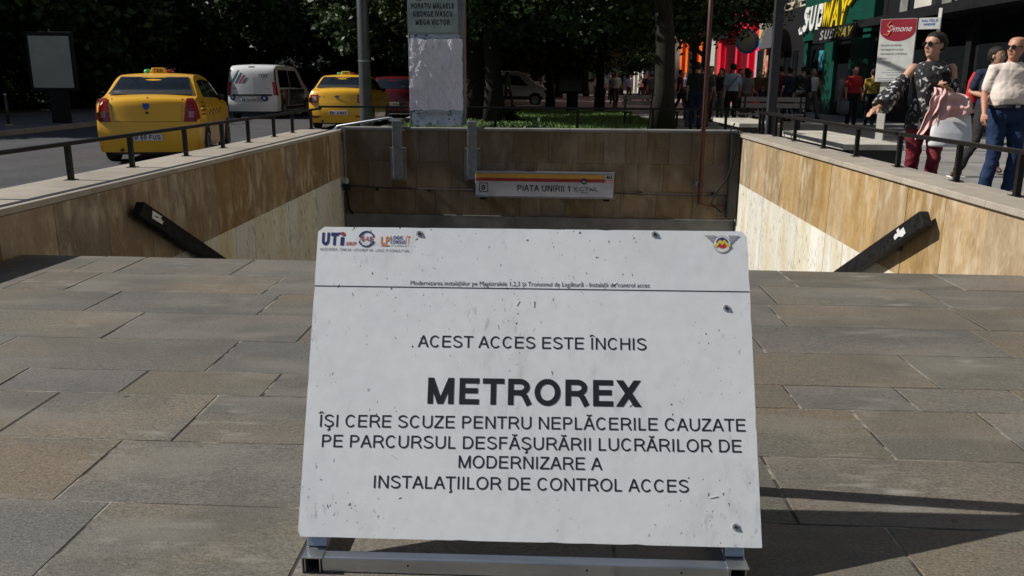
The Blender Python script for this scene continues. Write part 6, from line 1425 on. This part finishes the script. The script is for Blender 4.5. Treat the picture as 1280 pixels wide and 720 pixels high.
walker('grey shirted person passing left of the long black coat', 8.21, 29.4, radians(90), 1.70, 'stride', M['greycloth'], M['blackcloth'])
w_, P, s = walker('person in a pale blue shirt seen from behind with a dark shoulder strap', 5.41, 25.3, radians(180), 1.78, 'stand', M['bluecloth'], M['blackcloth'])
mb = MB(); mb.tube([(-.15, .03, 1.44), (-.08, .125, 1.36), (.06, .14, 1.18), (.17, .11, 1.0)], .012, 6); mb.build('shoulder_strap', M['blackcloth'], w_)
w_, P, s = walker('woman in a greyish dress with a red bag beside the pale blue shirt', 5.89, 25.6, radians(200), 1.66, 'stand', M['greycloth'], M['browncloth'], female=True, skirt=True, hs='long')
t = thing('red_bag', 'red bag hanging at the side of the woman in the greyish dress', 'bag', (6.08, 25.35, 0)); mb = MB(); loft(mb, [(0, 0, .50, .16, .06), (0, 0, .62, .18, .07), (0, 0, .78, .14, .04)]); mb.build('pouch', M['redcloth'], t, smooth=True); mb = MB(); mb.tube([(-.08, 0, .77), (-.06, .05, 1.1), (.06, .05, 1.1), (.08, 0, .77)], .012, 6); mb.build('strap', M['redcloth'], t)
# resting and standing group in the shade
dk = [M['blackcloth'], M['greycloth'], M['navycloth'], M['browncloth']]
for i, (x, y, rz, H, ps, tp, lab) in enumerate([(4.05, 24.0, 170, 1.72, 'sit', dk[0], 'dark figure seated on the slatted bench, leftmost'), (3.95, 22.8, 160, 1.76, 'stand', dk[0], 'broad dark figure standing in the shade before the orange front'), (4.50, 24.6, 200, 1.70, 'stand', dk[2], 'navy clad figure standing left of the rusty pole'), (5.2, 27.8, 30, 1.74, 'stand', dk[3], 'brown clad figure in the shade behind the rusty pole'), (5.75, 28.6, 300, 1.70, 'stand', dk[0], 'dark figure standing right of the rusty pole'), (6.9, 31.0, 20, 1.72, 'walk', dk[1], 'grey clad figure walking in the shade of the red front'), (3.35, 24.6, 15, 1.72, 'sit', M['whitecloth'], 'person in a white top seated on the bench at the lawn corner'), (7.35, 36, 20, 1.7, 'stride', M['pinkcloth'], 'person in a pink top near the poster columns'), (8.1, 40.0, 0, 1.72, 'walk', M['whitecloth'], 'person in a white top near the poster columns'), (8.7, 38.0, 180, 1.72, 'stand', dk[0], 'dark clad person near the poster columns')]):
    walker(lab, x, y, radians(rz), H, ps, tp, dk[(i+1) % 4], z=.0)
walker('person in a green top walking past the side-on white van', -1.95, 43.0, radians(60), 1.7, 'walk', M['greencloth'], M['greycloth'])
walker('person in pale clothes walking beside the dark advertising panel', 3.2, 40.0, radians(10), 1.72, 'stride', M['whitecloth'], M['browncloth'])
rd_ = random.Random(5)
for i in range(18):
    px = 846+i*9.3+rd_.uniform(-3, 3); y = rd_.uniform(27, 44) if px > 905 else rd_.uniform(24, 40); x = (px-682)/1045.*(y*.97+.3)
    if x > 10.9: continue
    cn, cm = [('black', dk[0]), ('grey', dk[1]), ('navy', dk[2]), ('brown', dk[3]), ('black', dk[0]), ('maroon', M['maroon'])][rd_.randrange(6)]
    walker('%s clad passer-by in the shade %s' % (cn, ['at the left end of the dark group', 'behind the seated figures', 'in front of the orange strips', 'beside the slim trees', 'before the white notice', 'left of the red doorway', 'at the red doorway', 'right of the red doorway', 'behind the pale blue shirt', 'behind the dress with the red bag', 'below the round sign', 'below the arched sign', 'beside the picture column', 'beside the steel pole', 'right of the steel pole', 'left of the green shop', 'before the green shop window', 'beside the green panel'][i]), x, y, radians(rd_.choice([0, 20, 160, 180, 200, 90])), rd_.uniform(1.6, 1.82), rd_.choice(['stand', 'walk', 'stride']), cm, dk[rd_.randrange(4)])
# the far crowd in the sun
rc = random.Random(21); cols = [('white', M['whitecloth']), ('red', M['redcloth']), ('pink', M['pinkcloth']), ('pale blue', M['bluecloth']), ('black', M['blackcloth']), ('grey', M['greycloth']), ('cream', M['cream']), ('white', M['whitecloth'])]
far = []
for i in range(30):
    y = rc.uniform(42, 82); px = rc.uniform(742, 872); x = (px-682)/1045.*(y*.97+.3)
    cn, cm = cols[rc.randrange(len(cols))] if i > 6 else cols[[0, 1, 2, 0, 1, 6, 0][i]]
    far.append((cn, px, walker('far pedestrian', x, y, radians(rc.choice([0, 10, 170, 185, 20])), rc.uniform(1.6, 1.82), rc.choice(['walk', 'stride', 'stand']), cm, dk[rc.randrange(4)], group='far pedestrians in %s tops' % cn, hs='short')[0]))
for cn in set(a for a, b, c in far):
    L_ = sorted([(b, c) for a, b, c in far if a == cn], key=lambda q: q[0]); W_ = ['leftmost', 'second from the left', 'third from the left', 'fourth from the left', 'fifth from the left', 'sixth from the left', 'seventh from the left', 'eighth from the left', 'ninth from the left']
    for i, (b, c) in enumerate(L_): c['label'] = ('rightmost' if i == len(L_)-1 and i else W_[i]) + ' of the far pedestrians in %s tops at the street end' % cn
